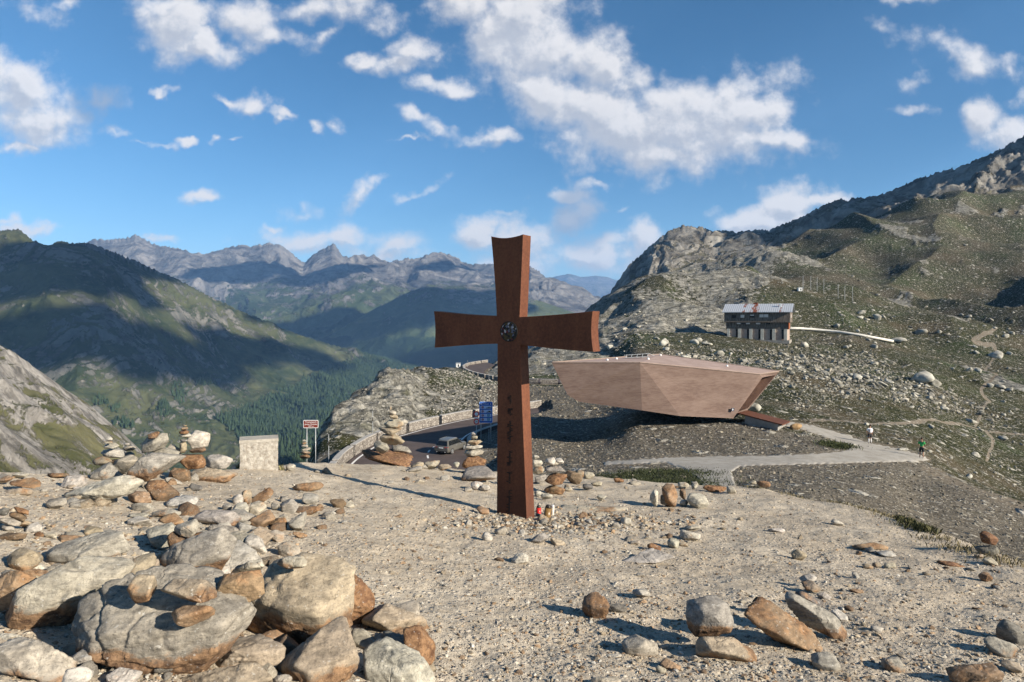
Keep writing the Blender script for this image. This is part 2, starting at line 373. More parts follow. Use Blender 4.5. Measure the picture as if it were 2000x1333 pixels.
M_near = mat('summit sand', m_near, 0.95, spec=0.1)
M_mid = mat('alpine turf and scree', m_mid, 0.95, spec=0.08)
M_spur = m_far((0.062, 0.066, 0.028), (0.115, 0.11, 0.058), (0.15, 0.14, 0.125), (0.33, 0.31, 0.28), 0.02, 3.0, 'spur turf and rock')
M_left = m_far((0.028, 0.040, 0.016), (0.082, 0.086, 0.040), (0.09, 0.09, 0.075), (0.19, 0.18, 0.155), 0.005, 14.0, 'valley flank')
M_rng = m_far((0.04, 0.058, 0.026), (0.085, 0.10, 0.045), (0.085, 0.087, 0.09), (0.24, 0.225, 0.21), 0.0016, 60.0, 'distant range')
M_peak = m_far((0.09, 0.085, 0.06), (0.13, 0.12, 0.085), (0.13, 0.12, 0.105), (0.30, 0.285, 0.255), 0.012, 5.0, 'grey cliff rock')
M_valley = noisy('valley floor', (0.03, 0.045, 0.02), (0.07, 0.08, 0.04), 0.004, 0.2, 5.0)

# ------------------------------------------------------------ near summit ground
EDGE = [(-40, 4.0), (-8, 5.6), (-4.77, 6.4), (-4.2, 7.0), (-3.6, 8.7), (-3.1, 10.3), (-1.86, 12.2), (0, 13.2), (1.6, 13.5), (4.5, 12.8), (5.3, 10.8), (5.35, 8.8), (4.95, 6.5), (5.2, 3), (6, -6), (-40, -6)]
def near_base(X, Y):
    X = np.asarray(X, float); Y = np.asarray(Y, float)
    z = -1.31 - 0.131 * Y - 0.095 * X + 0.045 * np.sqrt(X * X + 0.25)
    d = np.maximum(inpoly(X, Y, EDGE), 0)
    wob = 1 + 0.25 * pn(X * 0.8, Y * 0.8, 3.3)
    return z - wob * 0.62 * d * d / (d + 0.5)
def near_z(X, Y):
    X = np.asarray(X, float); Y = np.asarray(Y, float)
    return near_base(X, Y) + 0.04 * fbm(X * 0.7, Y * 0.7, 0.5, 3) + 0.018 * fbm(X * 2.1, Y * 2.1, 7.5, 3) + 0.008 * fbm(X * 4, Y * 4, 1.5, 3)
def near_hit(px, py):
    """ground point seen at a photo pixel"""
    Ys = np.concatenate([np.linspace(1.6, 14.5, 900)]); X = (px - 1000) / F * Ys
    g = HY - near_z(X, Ys) * -1 * -1 * F / Ys
    idx = np.where(g <= py)[0]
    Y = Ys[idx[0]] if len(idx) else Ys[np.argmin(g)]
    return float((px - 1000) / F * Y), float(Y), float(near_z((px - 1000) / F * Y, Y))
def build_near():
    pc = np.concatenate([np.linspace(-2200, -80, 110, endpoint=False), np.arange(-80, 2080, 2.9), np.linspace(2080, 4200, 110)])
    Yr = np.exp(np.linspace(math.log(1.3), math.log(24), 860))
    X = (pc[None, :] - 1000) / F * Yr[:, None]; Y = np.repeat(Yr[:, None], len(pc), 1)
    z = near_z(X, Y)
    e = fbm(X * 14, Y * 14, 2.2, 3, gain=0.6); z = z + 0.0045 * e + 0.006 * np.clip(fbm(X * 35, Y * 35, 4.2, 2), 0.15, 1)
    V = np.stack([X, Y, z], -1).reshape(-1, 3)
    o = link('ground', npmesh('ground', V, gridfaces(len(Yr), len(pc))), M_near)
    tag(o, kind='structure')
build_near()

# ------------------------------------------------------------ middle terrain: one sheet, photo rows for chosen depths
TY = [12, 20, 30, 40, 50, 60, 70, 80, 95, 110, 130, 150, 175, 200, 260, 340, 440, 550, 700, 1000]
TAB = {
 -900: [1600] * 20,
 300: [1350, 1400, 1450, 1500, 1500, 1500, 1500, 1500, 1500, 1500, 1550, 1600, 1600, 1600, 1600, 1600, 1500, 1400, 1300, 1200],
 560: [1150, 1150, 1100, 1060, 1040, 1040, 1040, 1060, 1100, 1200, 1350, 1450, 1500, 1500, 1500, 1500, 1450, 1400, 1300, 1200],
 600: [1150, 1100, 1050, 1010, 975, 950, 925, 905, 935, 1060, 1250, 1400, 1450, 1500, 1500, 1500, 1450, 1400, 1300, 1200],
 622: [1150, 1080, 1020, 975, 950, 925, 890, 852, 868, 1000, 1180, 1320, 1400, 1450, 1450, 1450, 1400, 1350, 1300, 1200],
 660: [1150, 1080, 1020, 975, 955, 935, 880, 832, 806, 850, 980, 1120, 1250, 1350, 1400, 1400, 1400, 1350, 1300, 1200],
 700: [1150, 1080, 1020, 985, 975, 935, 890, 830, 787, 768, 810, 930, 1060, 1180, 1300, 1350, 1350, 1350, 1300, 1200],
 760: [1150, 1080, 1020, 985, 985, 935, 890, 855, 788, 754, 735, 775, 870, 980, 1120, 1250, 1300, 1300, 1300, 1200],
 830: [1150, 1060, 1000, 985, 985, 935, 890, 857, 812, 775, 742, 722, 727, 780, 900, 1030, 1150, 1250, 1250, 1200],
 900: [1150, 1050, 1000, 985, 985, 935, 890, 857, 818, 786, 755, 733, 720, 716, 800, 920, 1050, 1150, 1200, 1200],
 960: [1130, 1040, 1000, 975, 965, 935, 890, 857, 819, 784, 758, 744, 728, 712, 745, 860, 980, 1080, 1150, 1150],
 1040: [1110, 1030, 980, 945, 915, 885, 862, 838, 806, 780, 762, 746, 722, 692, 695, 760, 850, 950, 1050, 1100],
 1120: [1110, 1020, 975, 940, 912, 888, 866, 838, 800, 774, 757, 745, 712, 690, 650, 640, 700, 780, 900, 1000],
 1180: [1110, 1020, 970, 935, 907, 880, 856, 826, 790, 764, 748, 733, 705, 675, 622, 592, 598, 680, 780, 900],
 1250: [1110, 1015, 965, 930, 902, 868, 828, 800, 764, 735, 712, 695, 672, 650, 605, 578, 566, 575, 650, 750],
 1380: [1110, 1010, 965, 928, 902, 866, 826, 800, 768, 742, 715, 697, 680, 660, 618, 575, 553, 540, 600, 700],
 1480: [1110, 1010, 965, 930, 902, 866, 822, 800, 775, 748, 722, 704, 684, 664, 615, 572, 545, 524, 590, 700],
 1560: [1110, 1015, 968, 935, 904, 866, 832, 812, 782, 756, 732, 712, 694, 674, 625, 575, 533, 494, 560, 680],
 1640: [1110, 1040, 985, 945, 910, 874, 845, 825, 798, 774, 748, 725, 702, 682, 635, 580, 523, 464, 540, 650],
 1720: [1125, 1075, 1015, 960, 918, 882, 858, 840, 812, 788, 760, 737, 712, 690, 642, 585, 518, 438, 510, 620],
 1800: [1140, 1100, 1045, 990, 940, 893, 878, 862, 835, 812, 782, 752, 725, 700, 648, 588, 510, 414, 480, 600],
 1880: [1150, 1115, 1065, 1005, 950, 930, 922, 905, 872, 845, 810, 778, 745, 715, 655, 590, 502, 404, 460, 580],
 2000: [1160, 1130, 1085, 1035, 978, 980, 975, 960, 920, 885, 842, 805, 765, 735, 665, 590, 498, 398, 440, 560],
 2250: [1170, 1150, 1110, 1070, 1030, 1030, 1020, 1005, 965, 925, 875, 835, 790, 755, 675, 585, 480, 370, 400, 500],
 2900: [1200, 1170, 1130, 1100, 1070, 1060, 1050, 1030, 985, 940, 885, 840, 790, 745, 655, 560, 430, 310, 330, 420]}
PC = np.concatenate([np.linspace(-900, -30, 40, endpoint=False), np.linspace(-30, 560, 60, endpoint=False), np.arange(560, 2030, 2.7), np.linspace(2030, 2900, 90)])
LY = np.concatenate([np.linspace(math.log(12), math.log(40), 150, endpoint=False), np.linspace(math.log(40), math.log(260), 420, endpoint=False), np.linspace(math.log(260), math.log(700), 230, endpoint=False), np.linspace(math.log(700), math.log(1000), 20)])
ROAD_Z = -14.0
def zp(pts, z): return [tuple(onz(x, y, z)[:2]) for x, y in pts]
ROAD_OUT = zp([(1060, 795), (1010, 803), (971, 809), (930, 815), (896, 821), (860, 829), (826, 837), (791, 847), (765, 854), (743, 863), (722, 873), (707, 883), (690, 894), (674, 908), (655, 935)], ROAD_Z)
ROAD_IN = zp([(1060, 812), (1010, 820), (967, 832), (935, 842), (917, 850), (907, 860), (908, 874), (920, 895), (940, 925)], ROAD_Z)
ROAD = ROAD_OUT + zp([(700, 990), (960, 990)], ROAD_Z) + ROAD_IN[::-1]
R2Z = -13.9
ROAD2_OUT = zp([(1220, 750), (1150, 749.5), (1100, 749), (1050, 748), (1000, 746), (965, 742), (935, 736), (915, 730), (904, 724), (903, 719), (912, 714), (930, 710.5), (950, 708)], R2Z)
ROAD2_IN = zp([(1220, 741), (1100, 740.5), (1000, 739), (968, 736), (950, 732), (945, 727), (952, 721), (962, 716), (968, 713)], R2Z)
ROAD2 = ROAD2_OUT + ROAD2_IN[::-1]
PATHS_IMG = [(1540, 824), (1575, 829), (1610, 838), (1650, 850), (1700, 867), (1760, 879), (1800, 891), (1815, 899), (1790, 901), (1700, 903), (1600, 906), (1500, 908), (1445, 911), (1428, 922), (1436, 950), (1372, 950), (1362, 935), (1335, 915), (1300, 903), (1180, 908), (1180, 903), (1300, 895), (1400, 892), (1500, 891), (1600, 887), (1655, 881), (1662, 874), (1648, 866), (1610, 852), (1570, 838), (1535, 831)]
TRAILS_IMG = [[(1965, 662), (1935, 676), (1900, 680), (1905, 684), (1940, 688), (1950, 698), (1925, 715), (1930, 727), (1948, 738), (1935, 748), (1915, 757), (1920, 768), (1933, 778), (1925, 790), (1915, 805), (1905, 825)],
              [(1925, 838), (1940, 860), (1935, 880), (1928, 900)], [(1585, 822), (1650, 824), (1700, 826), (1735, 824), (1780, 822), (1850, 828), (1925, 836), (2000, 845)]]
def build_mid():
    global MZ, MPY
    cols = sorted(TAB); T = np.array([TAB[c] for c in cols], float).T          # rows x cols
    G = pchip([math.log(y) for y in TY], T, LY)                                # fine rows x cols
    G = pchip(cols, G.T, PC).T
    Y = np.exp(LY)[:, None] * np.ones(len(PC))[None, :]; X = (PC[None, :] - 1000) / F * Y
    PX = np.repeat(PC[None, :], len(LY), 0); MPY = G.copy()
    z = -(G - HY) / F * Y
    # where the ground is kept smooth
    sdr = np.minimum(inpoly(X, Y, ROAD), inpoly(X, Y, ROAD2)); sdp = inpoly(PX, G, PATHS_IMG)
    sdp = np.where((Y > 30) & (Y < 74), sdp, 50); sdt = np.full(X.shape, 50.0)
    for tr in TRAILS_IMG:
        for a, b in zip(tr[:-1], tr[1:]):
            ex, ey = b[0] - a[0], b[1] - a[1]; t = np.clip(((PX - a[0]) * ex + (G - a[1]) * ey) / (ex * ex + ey * ey), 0, 1)
            sdt = np.minimum(sdt, np.hypot(PX - a[0] - t * ex, (G - a[1] - t * ey) * 1.4))
    sdt = np.where((Y > 62) & (Y < 300), sdt + 2.0 * pn(PX / 9, G / 9, 1), 50)
    flat = sstep(sdr, 0.3, 5) * (0.15 + 0.85 * sstep(sdp, 0, 25)) * (0.4 + 0.6 * sstep(sdt, 0, 15))
    out = sstep(PX, 590, 640) * (1 - sstep(PX, 790, 880)) * sstep(Y, 70, 82) * (1 - sstep(Y, 130, 170))
    n0 = fbm(X / 38, Y / 38, z / 30, 4)
    flank = sstep(PX, 1130, 1180) * (1 - sstep(PX, 1400, 1560)) * sstep(Y, 170, 230) * (1 - sstep(Y, 470, 620))
    shelf = sstep(PX, 1280, 1330) * (1 - sstep(PX, 1480, 1560)) * sstep(Y, 380, 440)
    ksp = sstep(PX, 930, 960) * (1 - sstep(PX, 1160, 1230)) * sstep(Y, 150, 175)
    rocky = np.clip(out * 1.0 + flank * (0.62 + 0.5 * n0) + shelf * 0.8 + ksp * .8 + sstep(n0 + .5 * fbm(X / 9, Y / 11, 4.4, 3), 0.28, 0.85) * sstep(Y, 90, 170) * sstep(PX, 1000, 1100) * 0.72, 0, 1)
    rocky = np.where((PX < 940) & (PX > 780) & (Y > 100), np.maximum(rocky, 0.35 + 0.5 * n0), rocky)
    hill = sstep(Y, 65, 110)
    keepf = 1 - (1 - sstep(np.hypot((X - 72) / 16, (Y - 200) / 18), 1.0, 1.8))
    knoll = keepf * sstep(Y, 170, 300) * sstep(PX, 1120, 1300) * (1 - sstep(Y, 600, 800))
    z = z + 1.7 * knoll * (9 * pn(X / 120, Y / 150, 3.1) + 5.5 * (1 - 2 * np.abs(pn(X / 60, Y / 80, 8.1))) + 2.6 * pn(X / 26, Y / 34, 5))
    z = z + sstep(Y, 80, 110) * (1 - sstep(Y, 170, 300)) * sstep(PX, 1250, 1500) * keepf * (1.3 * pn(X / 26, Y / 34, 5) + .8 * pn(X / 12, Y / 15, 6))
    for i, lam in enumerate((90, 45, 22, 11, 5.5, 2.7, 1.3)):
        wt = 1 - sstep(np.full(X.shape, float(lam)), 1, 1) if False else np.clip((Y * 0.22 - lam) / (Y * 0.12) + 0.5, 0, 1)
        n = pn(X / lam + 3 * i, Y / lam, z / lam + i); rg = 1 - 2 * np.abs(pn(X / lam, Y / lam + 9 * i, z / lam * 1.3))
        amp = lam * (0.020 + 0.012 * (lam < 12))
        z = z + flat * wt * amp * ((1 - rocky) * n + rocky * (2.2 if lam > 25 else 4.2) * (rg * 0.8 - 0.3))
    # tilted slabs on the outcrop beside the road
    s = (X * 0.62 - Y * 0.25 - z * 1.15); tri = np.abs(((s / 2.3 + 0.5 * pn(X / 7, Y / 7, 2)) % 1) - 0.5) * 2
    z = z + flat * out * 0.55 * (tri ** 2 - 0.4) + flat * out * 0.25 * (np.abs(((s / 0.8 + pn(X / 3, Y / 3, 5)) % 1) - 0.5))
    z = np.where(sdr < 1.2, np.minimum(z, np.where(Y < 125, ROAD_Z, R2Z) - 0.25 + 0.0 * z), z)
    # bulge that carries the left end of the exhibition building's hill
    MZ = z
    lim = np.interp(PX, [560, 900, 1040, 1150, 1250, 1450, 1640, 1800, 1900, 2000, 2200], [60, 125, 140, 120, 82, 68, 62, 56.5, 50, 47, 44])
    grav = (1 - sstep(Y, lim * 0.97, lim * 1.06)) * sstep(PX, 880, 960)
    grav = np.maximum(grav, 0.8 * sstep(PX, 1010, 1060) * (1 - sstep(PX, 1180, 1300)) * (1 - sstep(Y, 125, 140)))
    grav = np.maximum(grav, (1 - sstep(Y, 68, 72)) * sstep(700 - PX, -100, 0))
    edge = (1 - sstep(np.abs(sdp), 0, 16)) * 0.55
    dirt = np.maximum((1 - sstep(sdt, 1.0, 5.5)), edge)
    dirt = np.maximum(dirt, (1 - sstep(sdr, .5, 2.0)) * .7)
    dirt = np.maximum(dirt, (PX > 1800) * (Y > 38) * (Y < 56) * (1 - sstep(np.abs(Y - np.interp(PX, [1800, 1900, 2000, 2200], [56, 50, 46, 43])), 1.0, 5.0)) * .55)
    V = np.stack([X, Y, z], -1).reshape(-1, 3)
    me = npmesh('mountainside', V, gridfaces(len(LY), len(PC)))
    fattr(me, 'gravel', grav); fattr(me, 'rocky', rocky); fattr(me, 'dirt', dirt)
    tag(link('mountainside', me, M_mid), kind='structure')
    # footpath: its own sheet a few centimetres proud of the scree, its edges running out under it
    nc = len(PC); fc = gridfaces(len(LY), nc); sd = (sdp + 2.2 * pn(PX / 8, G / 5, 7)).ravel()
    keep = (sd[fc] < 4).any(1); f2 = fc[keep]; u, inv = np.unique(f2, return_inverse=True)
    zz = z.ravel() + np.clip(0.05 - np.maximum(sd + 1, 0) * 0.03, -0.2, 0.05)
    Vp = np.stack([X.ravel(), Y.ravel(), zz], -1)[u]
    tag(link('path', npmesh('path', Vp, inv.reshape(-1, 4).astype(np.int32)), M_path), kind='structure')
def terr(X, Y):
    """mountainside height by bilinear lookup"""
    px = 1000 + np.asarray(X, float) / np.asarray(Y, float) * F; ly = np.log(np.asarray(Y, float))
    j = np.clip(np.searchsorted(PC, px) - 1, 0, len(PC) - 2); i = np.clip(np.searchsorted(LY, ly) - 1, 0, len(LY) - 2)
    u = np.clip((px - PC[j]) / (PC[j + 1] - PC[j]), 0, 1); v = np.clip((ly - LY[i]) / (LY[i + 1] - LY[i]), 0, 1)
    return MZ[i, j] * (1-u)*(1-v) + MZ[i, j+1] * u*(1-v) + MZ[i+1, j] * (1-u)*v + MZ[i+1, j+1] * u*v
def terr_hit(px, py, y0=30, y1=600):
    Ys = np.exp(np.linspace(math.log(y0), math.log(y1), 1500)); X = (px - 1000) / F * Ys
    g = HY - terr(X, Ys) * F / Ys; idx = np.where(g <= py)[0]
    Y = Ys[idx[0]] if len(idx) else Ys[np.argmin(g)]
    return Vector(((px - 1000) / F * Y, Y, float(terr((px - 1000) / F * Y, Y))))
M_path = noisy('pale footpath grit', (0.27, 0.245, 0.205), (0.38, 0.355, 0.31), 1.2, 0.6, 0.03, 0.95)
build_mid()

# ------------------------------------------------------------ mountains: lofts through ridge, mid-slope and foot lines
def loft(name, rows, m, x0, x1, nx, ny, amp, lam, rockf, sky_amp=1.0, octv=7, zwarp=1.0, back=1.25, backdrop=0.25, forest=None, gain=0.5, jag=0.0):
    xs = np.linspace(x0, x1, nx); L = []
    for r in rows:
        a = np.array(r, float); L.append(np.stack([np.interp(xs, a[:, 0], a[:, 1]), np.log(np.interp(xs, a[:, 0], a[:, 2]))], -1))
    L = np.array(L)                                    # skyline first
    zf = lambda py, ly: -(py - HY) / F * np.exp(ly)
    z = zf(L[..., 0], L[..., 1]); k = np.arange(len(rows)); tt = np.linspace(0, len(rows) - 1, ny)
    Zr = pchip(k, z, tt); Lr = pchip(k, L[..., 1], tt)
    # far side of the ridge, falling away behind the skyline
    nb = 14; bt = np.linspace(1, 0, nb, endpoint=False)[:, None]
    Lb = Lr[0][None] + bt * math.log(back); Zb = Zr[0][None] - (bt ** 1.3) * backdrop * np.exp(Lr[0])[None]
    Z = np.concatenate([Zb, Zr]); Ly = np.concatenate([Lb, Lr]); Y = np.exp(Ly); X = (xs[None] - 1000) / F * Y
    d = np.concatenate([np.full(nb, 0.0), np.clip(tt / 0.35, 0, 1)])[:, None]; s = sky_amp + (1 - sky_amp) * d
    n = 0; a = 1.0; wgt = 1.0; q = np.full(Z.shape, 1.0)
    wx = 0.35 * lam * fbm(X / lam, Y / lam, 1.7, 3); wz = 0.35 * lam * fbm(X / lam, Y / lam, 8.7, 3)
    for i in range(octv):
        l = lam / 2.05 ** i
        r = 1 - np.abs(pn((X + wx) / l, (Y + wz) / l + 3 * i, Z / l * 0.6 * zwarp)) * 1.6
        n = n + a * (r - 0.45) * q; q = np.clip(0.55 + r * 0.6, 0.2, 1.2); a *= gain
    Z2 = Z + amp * n * s
    if jag:
        jx = xs[None] / 7.0; jn = (1 - 2 * np.abs(pn(jx, 0.5, 1.0))) + .6 * (1 - 2 * np.abs(pn(jx * 2.3, 3.5, 1.0))) + .35 * pn(jx * 5, 2.2, 1)
        Z2 = Z2 + jag * jn * np.exp(-(d * 3.5) ** 2)
    gy, gx = np.gradient(Z2); dY = np.abs(np.gradient(Y, axis=0)) + 1e-6; dX = np.abs(np.gradient(X, axis=1)) + 1e-6
    slope = np.hypot(gy / dY, gx / dX)
    PXg = np.repeat(xs[None], len(Z2), 0); PYg = HY - Z2 * F / Y
    me = npmesh(name, np.stack([X, Y, Z2], -1).reshape(-1, 3), gridfaces(len(Z2), nx, True))
    fattr(me, 'rocky', rockf(PXg, PYg, X, Y, Z2, slope))
    fo = forest(PXg, PYg, X, Y, Z2) if forest else np.zeros(Z2.shape); fattr(me, 'forest', fo)
    tag(link(name, me, m), kind='structure')
    return X, Y, Z2, PXg, PYg, fo
SK4 = [(-400,520),(0,505),(100,500),(160,478),(185,470),(215,471),(240,468),(265,462),(285,472),(300,481),(340,487),(362,492),(385,507),(420,496),(445,488),(470,483),(495,484),(520,477),(545,479),(570,497),(592,516),(602,510),(612,500),(624,493),(636,487),(648,479),(655,481),(663,495),(670,503),(680,505),(692,513),(715,516),(730,508),(745,516),(775,510),(800,516),(815,512),(830,503),(860,498),(880,503),(893,510),(905,517),(930,520),(960,520),(1000,522),(1035,524),(1050,531),(1070,545),(1100,556),(1130,572),(1160,590),(1200,612),(1300,640)]
loft('mountain_range', [[(x, y, 7600 - (x > 1000) * 1200) for x, y in SK4], [(-400,560,6700),(500,545,6700),(900,560,6600),(1000,575,5900),(1300,660,5600)], [(-400,640,5600),(500,620,5600),(1000,640,5300),(1300,690,5100)], [(-400,760,4400),(1300,760,4400)]],
     M_rng, -300, 1290, 800, 260, 150, 1500, lambda px, py, X, Y, Z, s: np.clip((Z + 60) / 700 + 0.25 * fbm(X / 900, Y / 900, 1, 4) + 0.30 * (s > .9) + 0.6 * sstep(px, 1005, 1040) * (Z > -80), 0, 1), sky_amp=0.12, gain=0.55, jag=16)
loft('far_mountains', [[(900,560,19000),(1040,552,19000),(1080,545,19000),(1110,536,19000),(1135,543,19000),(1165,540,19000),(1200,548,19000),(1300,560,19000),(1500,560,19000)],[(900,620,15000),(1500,620,15000)],[(900,690,12000),(1500,690,12000)]],
     M_rng, 900, 1500, 260, 60, 260, 2500, lambda px, py, X, Y, Z, s: np.full(Z.shape, 0.6), sky_amp=0.25)
loft('valley_ridge', [[(430,740,4600),(560,694,4700),(650,652,4900),(690,628,5000),(740,600,5100),(790,576,5200),(835,557,5300),(870,562,5300),(930,556,5400),(990,570,5300),(1060,592,5200),(1120,612,5100),(1300,690,4900)],[(430,780,4200),(830,640,4500),(1300,740,4300)],[(430,860,3600),(830,800,3700),(1300,850,3700)]],
     M_rng, 430, 1300, 420, 160, 75, 900, lambda px, py, X, Y, Z, s: np.clip(0.15 + (Z - 60) / 500 + 0.3 * fbm(X / 500, Y / 500, 1, 4) + .3 * (s > 1.0), 0, 1), sky_amp=0.15,
     forest=lambda px, py, X, Y, Z: np.clip((-60 - Z) / 160 + 0.35 * fbm(X / 400, Y / 400, 4, 4), 0, 1))
FPOLY = [(405, 812), (470, 790), (560, 755), (640, 715), (700, 690), (790, 700), (860, 740), (860, 900), (540, 920), (470, 870)]
def f_left(px, py, X, Y, Z):
    return sstep(-inpoly(px, py, FPOLY), -18, 30) * 0.9 + 0.28 * fbm(X / 160, Y / 160, 2, 4)
LFT = loft('valley_side', [[(-500,400,2600),(-100,452,2600),(0,455,2600),(25,452,2600),(40,455,2600),(60,472,2560),(75,487,2450),(95,484,2450),(120,475,2450),(140,479,2450),(170,478,2500),(205,489,2600),(250,507,2700),(300,530,2800),(340,545,2900),(380,567,3000),(420,588,3100),(460,607,3200),(500,622,3300),(550,645,3400),(600,662,3500),(650,677,3600),(700,690,3700),(780,712,3900),(850,728,4000),(1100,770,4200)],
     [(-500,560,2250),(0,566,2150),(100,560,2050),(200,585,2150),(300,620,2350),(450,682,2650),(600,712,2950),(800,745,3300),(1100,800,3600)],
     [(-500,730,1750),(0,720,1750),(150,725,1700),(300,765,1800),(450,792,2050),(600,800,2350),(800,800,2750),(1100,850,3100)],
     [(-500,980,1200),(0,940,1300),(300,915,1450),(560,905,1650),(800,890,2150),(1100,930,2500)], [(-500,1300,900),(300,1150,1100),(1100,1050,1700)]],
     M_left, -450, 1050, 760, 460, 62, 640, lambda px, py, X, Y, Z, s: np.clip(0.02 + 0.42 * fbm(X / 260, Y / 260, 1, 5) + 0.55 * sstep(s, 0.75, 1.3) + sstep(Z, 150, 320) * .35, 0, 1), sky_amp=0.10, forest=f_left, gain=0.54, jag=6)
loft('left_spur', [[(-500,420,420),(-200,575,450),(0,674,490),(30,692,495),(60,716,500),(100,745,510),(130,766,520),(170,790,530),(200,815,540),(235,845,550),(265,872,560),(300,905,570),(420,1010,600)],
     [(-500,700,330),(-200,760,350),(0,800,370),(130,850,400),(300,950,470),(420,1050,520)],[(-500,1000,220),(0,980,240),(300,1040,330),(420,1120,400)],[(-500,1500,120),(420,1500,200)]],
     M_spur, -500, 420, 420, 300, 13, 110, lambda px, py, X, Y, Z, s: np.clip(0.12 + 0.55 * fbm(X / 55, Y / 55, Z / 55, 5) + 0.35 * sstep(s, 0.7, 1.4) + 0.25 * (py < 830), 0, 1), sky_amp=0.18)
loft('rock_peak', [[(1100,670,950),(1150,628,950),(1165,612,950),(1185,590,940),(1200,562,930),(1215,540,930),(1235,515,930),(1265,488,930),(1290,465,930),(1310,453,930),(1330,447,930),(1360,446,930),(1400,457,930),(1420,455,930),(1440,459,920),(1470,454,910),(1500,452,900),(1540,437,890),(1580,420,880),(1610,404,870),(1640,392,860),(1690,388,850),(1740,376,845),(1790,355,840),(1830,343,835),(1880,330,825),(1920,312,815),(1960,293,805),(2000,270,800),(2200,110,760),(2400,-80,720),(2560,-190,700),(2750,-210,680),(3200,-150,640)],  # unseen right end of the ridge raised to shade the part in view
     [(1100,700,850),(1165,655,840),(1230,590,830),(1300,545,830),(1400,525,830),(1500,505,820),(1700,440,780),(2000,350,730),(2300,90,690),(2560,-150,640),(3200,-110,590)],
     [(1100,740,720),(1200,660,700),(1400,575,690),(1500,555,680),(1700,505,650),(2000,440,620),(2300,320,600),(2560,150,560),(3200,190,520)]],
     M_peak, 1100, 3200, 900, 260, 17, 130, lambda px, py, X, Y, Z, s: np.clip(0.62 + 0.35 * fbm(X / 90, Y / 90, Z / 90, 4) + 0.3 * (s > 1.2), 0, 1), sky_amp=0.16, gain=0.57, jag=2.2)
loft('rock_shoulder', [[(1640,460,700),(1700,420,690),(1760,402,690),(1800,385,685),(1830,366,680),(1860,352,680),(1885,341,680),(1915,326,675),(1940,314,670),(1965,309,668),(2000,304,665),(2100,270,650),(2250,200,640),(2600,20,600),(3200,-60,560)],
     [(1640,480,650),(1830,410,630),(2000,370,620),(2250,300,600),(3200,150,520)],[(1640,520,580),(1830,460,570),(2000,440,560),(2250,420,540),(3200,380,450)]],
     M_peak, 1640, 3200, 620, 200, 12, 70, lambda px, py, X, Y, Z, s: np.clip(0.75 + 0.3 * fbm(X / 40, Y / 40, Z / 40, 4), 0, 1), sky_amp=0.2, gain=0.6, jag=2)
# valley floor sheet out to the horizon
def build_floor():
    n = 60; xs = np.linspace(-30000, 30000, n); ys = np.linspace(-6000, 45000, n); X, Y = np.meshgrid(xs, ys)
    Z = np.full(X.shape, -520.0) + 40 * fbm(X / 6000, Y / 6000, 1, 3)
    tag(link('valley_floor', npmesh('valley_floor', np.stack([X, Y, Z], -1).reshape(-1, 3), gridfaces(n, n)), M_valley), kind='structure')
build_floor()
# conifer forest on the lower valley side: far-off wood, one mass
def build_forest():
    X, Y, Z, PXg, PYg, fo = LFT; rs = np.random.RandomState(3)
    w = np.where((fo > 0.45) & (PXg > 380) & (PXg < 900) & (PYg < 930) & (PYg > 660), 1.0, 0).ravel()
    w2 = np.where((fo > 0.30) & (fo <= 0.45) & (PXg > 380) & (PXg < 900), 0.12, 0).ravel(); w = (w + w2) * (Y.ravel() / 2500) ** 1
    # a few separate groves further left
    for cx, cy, rx, ry in ((195, 785, 14, 8), (140, 790, 12, 6), (225, 800, 10, 6), (350, 770, 14, 22), (320, 800, 10, 16), (240, 830, 22, 8), (400, 745, 18, 10)):
        w = w + 0.8 * (((PXg - cx) / rx) ** 2 + ((PYg - cy) / ry) ** 2 < 1).ravel()
    n = 15000; i = rs.choice(len(w), n, p=w / w.sum())
    x = X.ravel()[i] + rs.uniform(-6, 6, n); y = Y.ravel()[i] + rs.uniform(-7, 7, n); z = Z.ravel()[i] - 1
    h = rs.uniform(9, 19, n); r = h * rs.uniform(.16, .24, n); k = 5; a = rs.uniform(0, 6, n)
    V = np.zeros((n, k + 1, 3)); ang = a[:, None] + np.arange(k)[None] * 2 * math.pi / k
    V[:, :k, 0] = x[:, None] + np.cos(ang) * r[:, None]; V[:, :k, 1] = y[:, None] + np.sin(ang) * r[:, None]; V[:, :k, 2] = z[:, None] + (h * 0.12)[:, None]
    V[:, k] = np.stack([x, y, z + h], -1)
    b = (np.arange(n) * (k + 1))[:, None]; j = np.arange(k)
    Fc = np.stack([b + j, b + (j + 1) % k, np.repeat(b + k, k, 1)], -1).reshape(-1, 3)
    o = link('conifer_forest', npmesh('conifer_forest', V.reshape(-1, 3), Fc, False), noisy('conifer needles', (0.020, 0.038, 0.018), (0.045, 0.07, 0.03), 0.05, 0, 0.1, 0.95))
    tag(o, 'dark green conifer wood covering the lower valley side left of the cross', 'forest', kind='stuff')
build_forest()
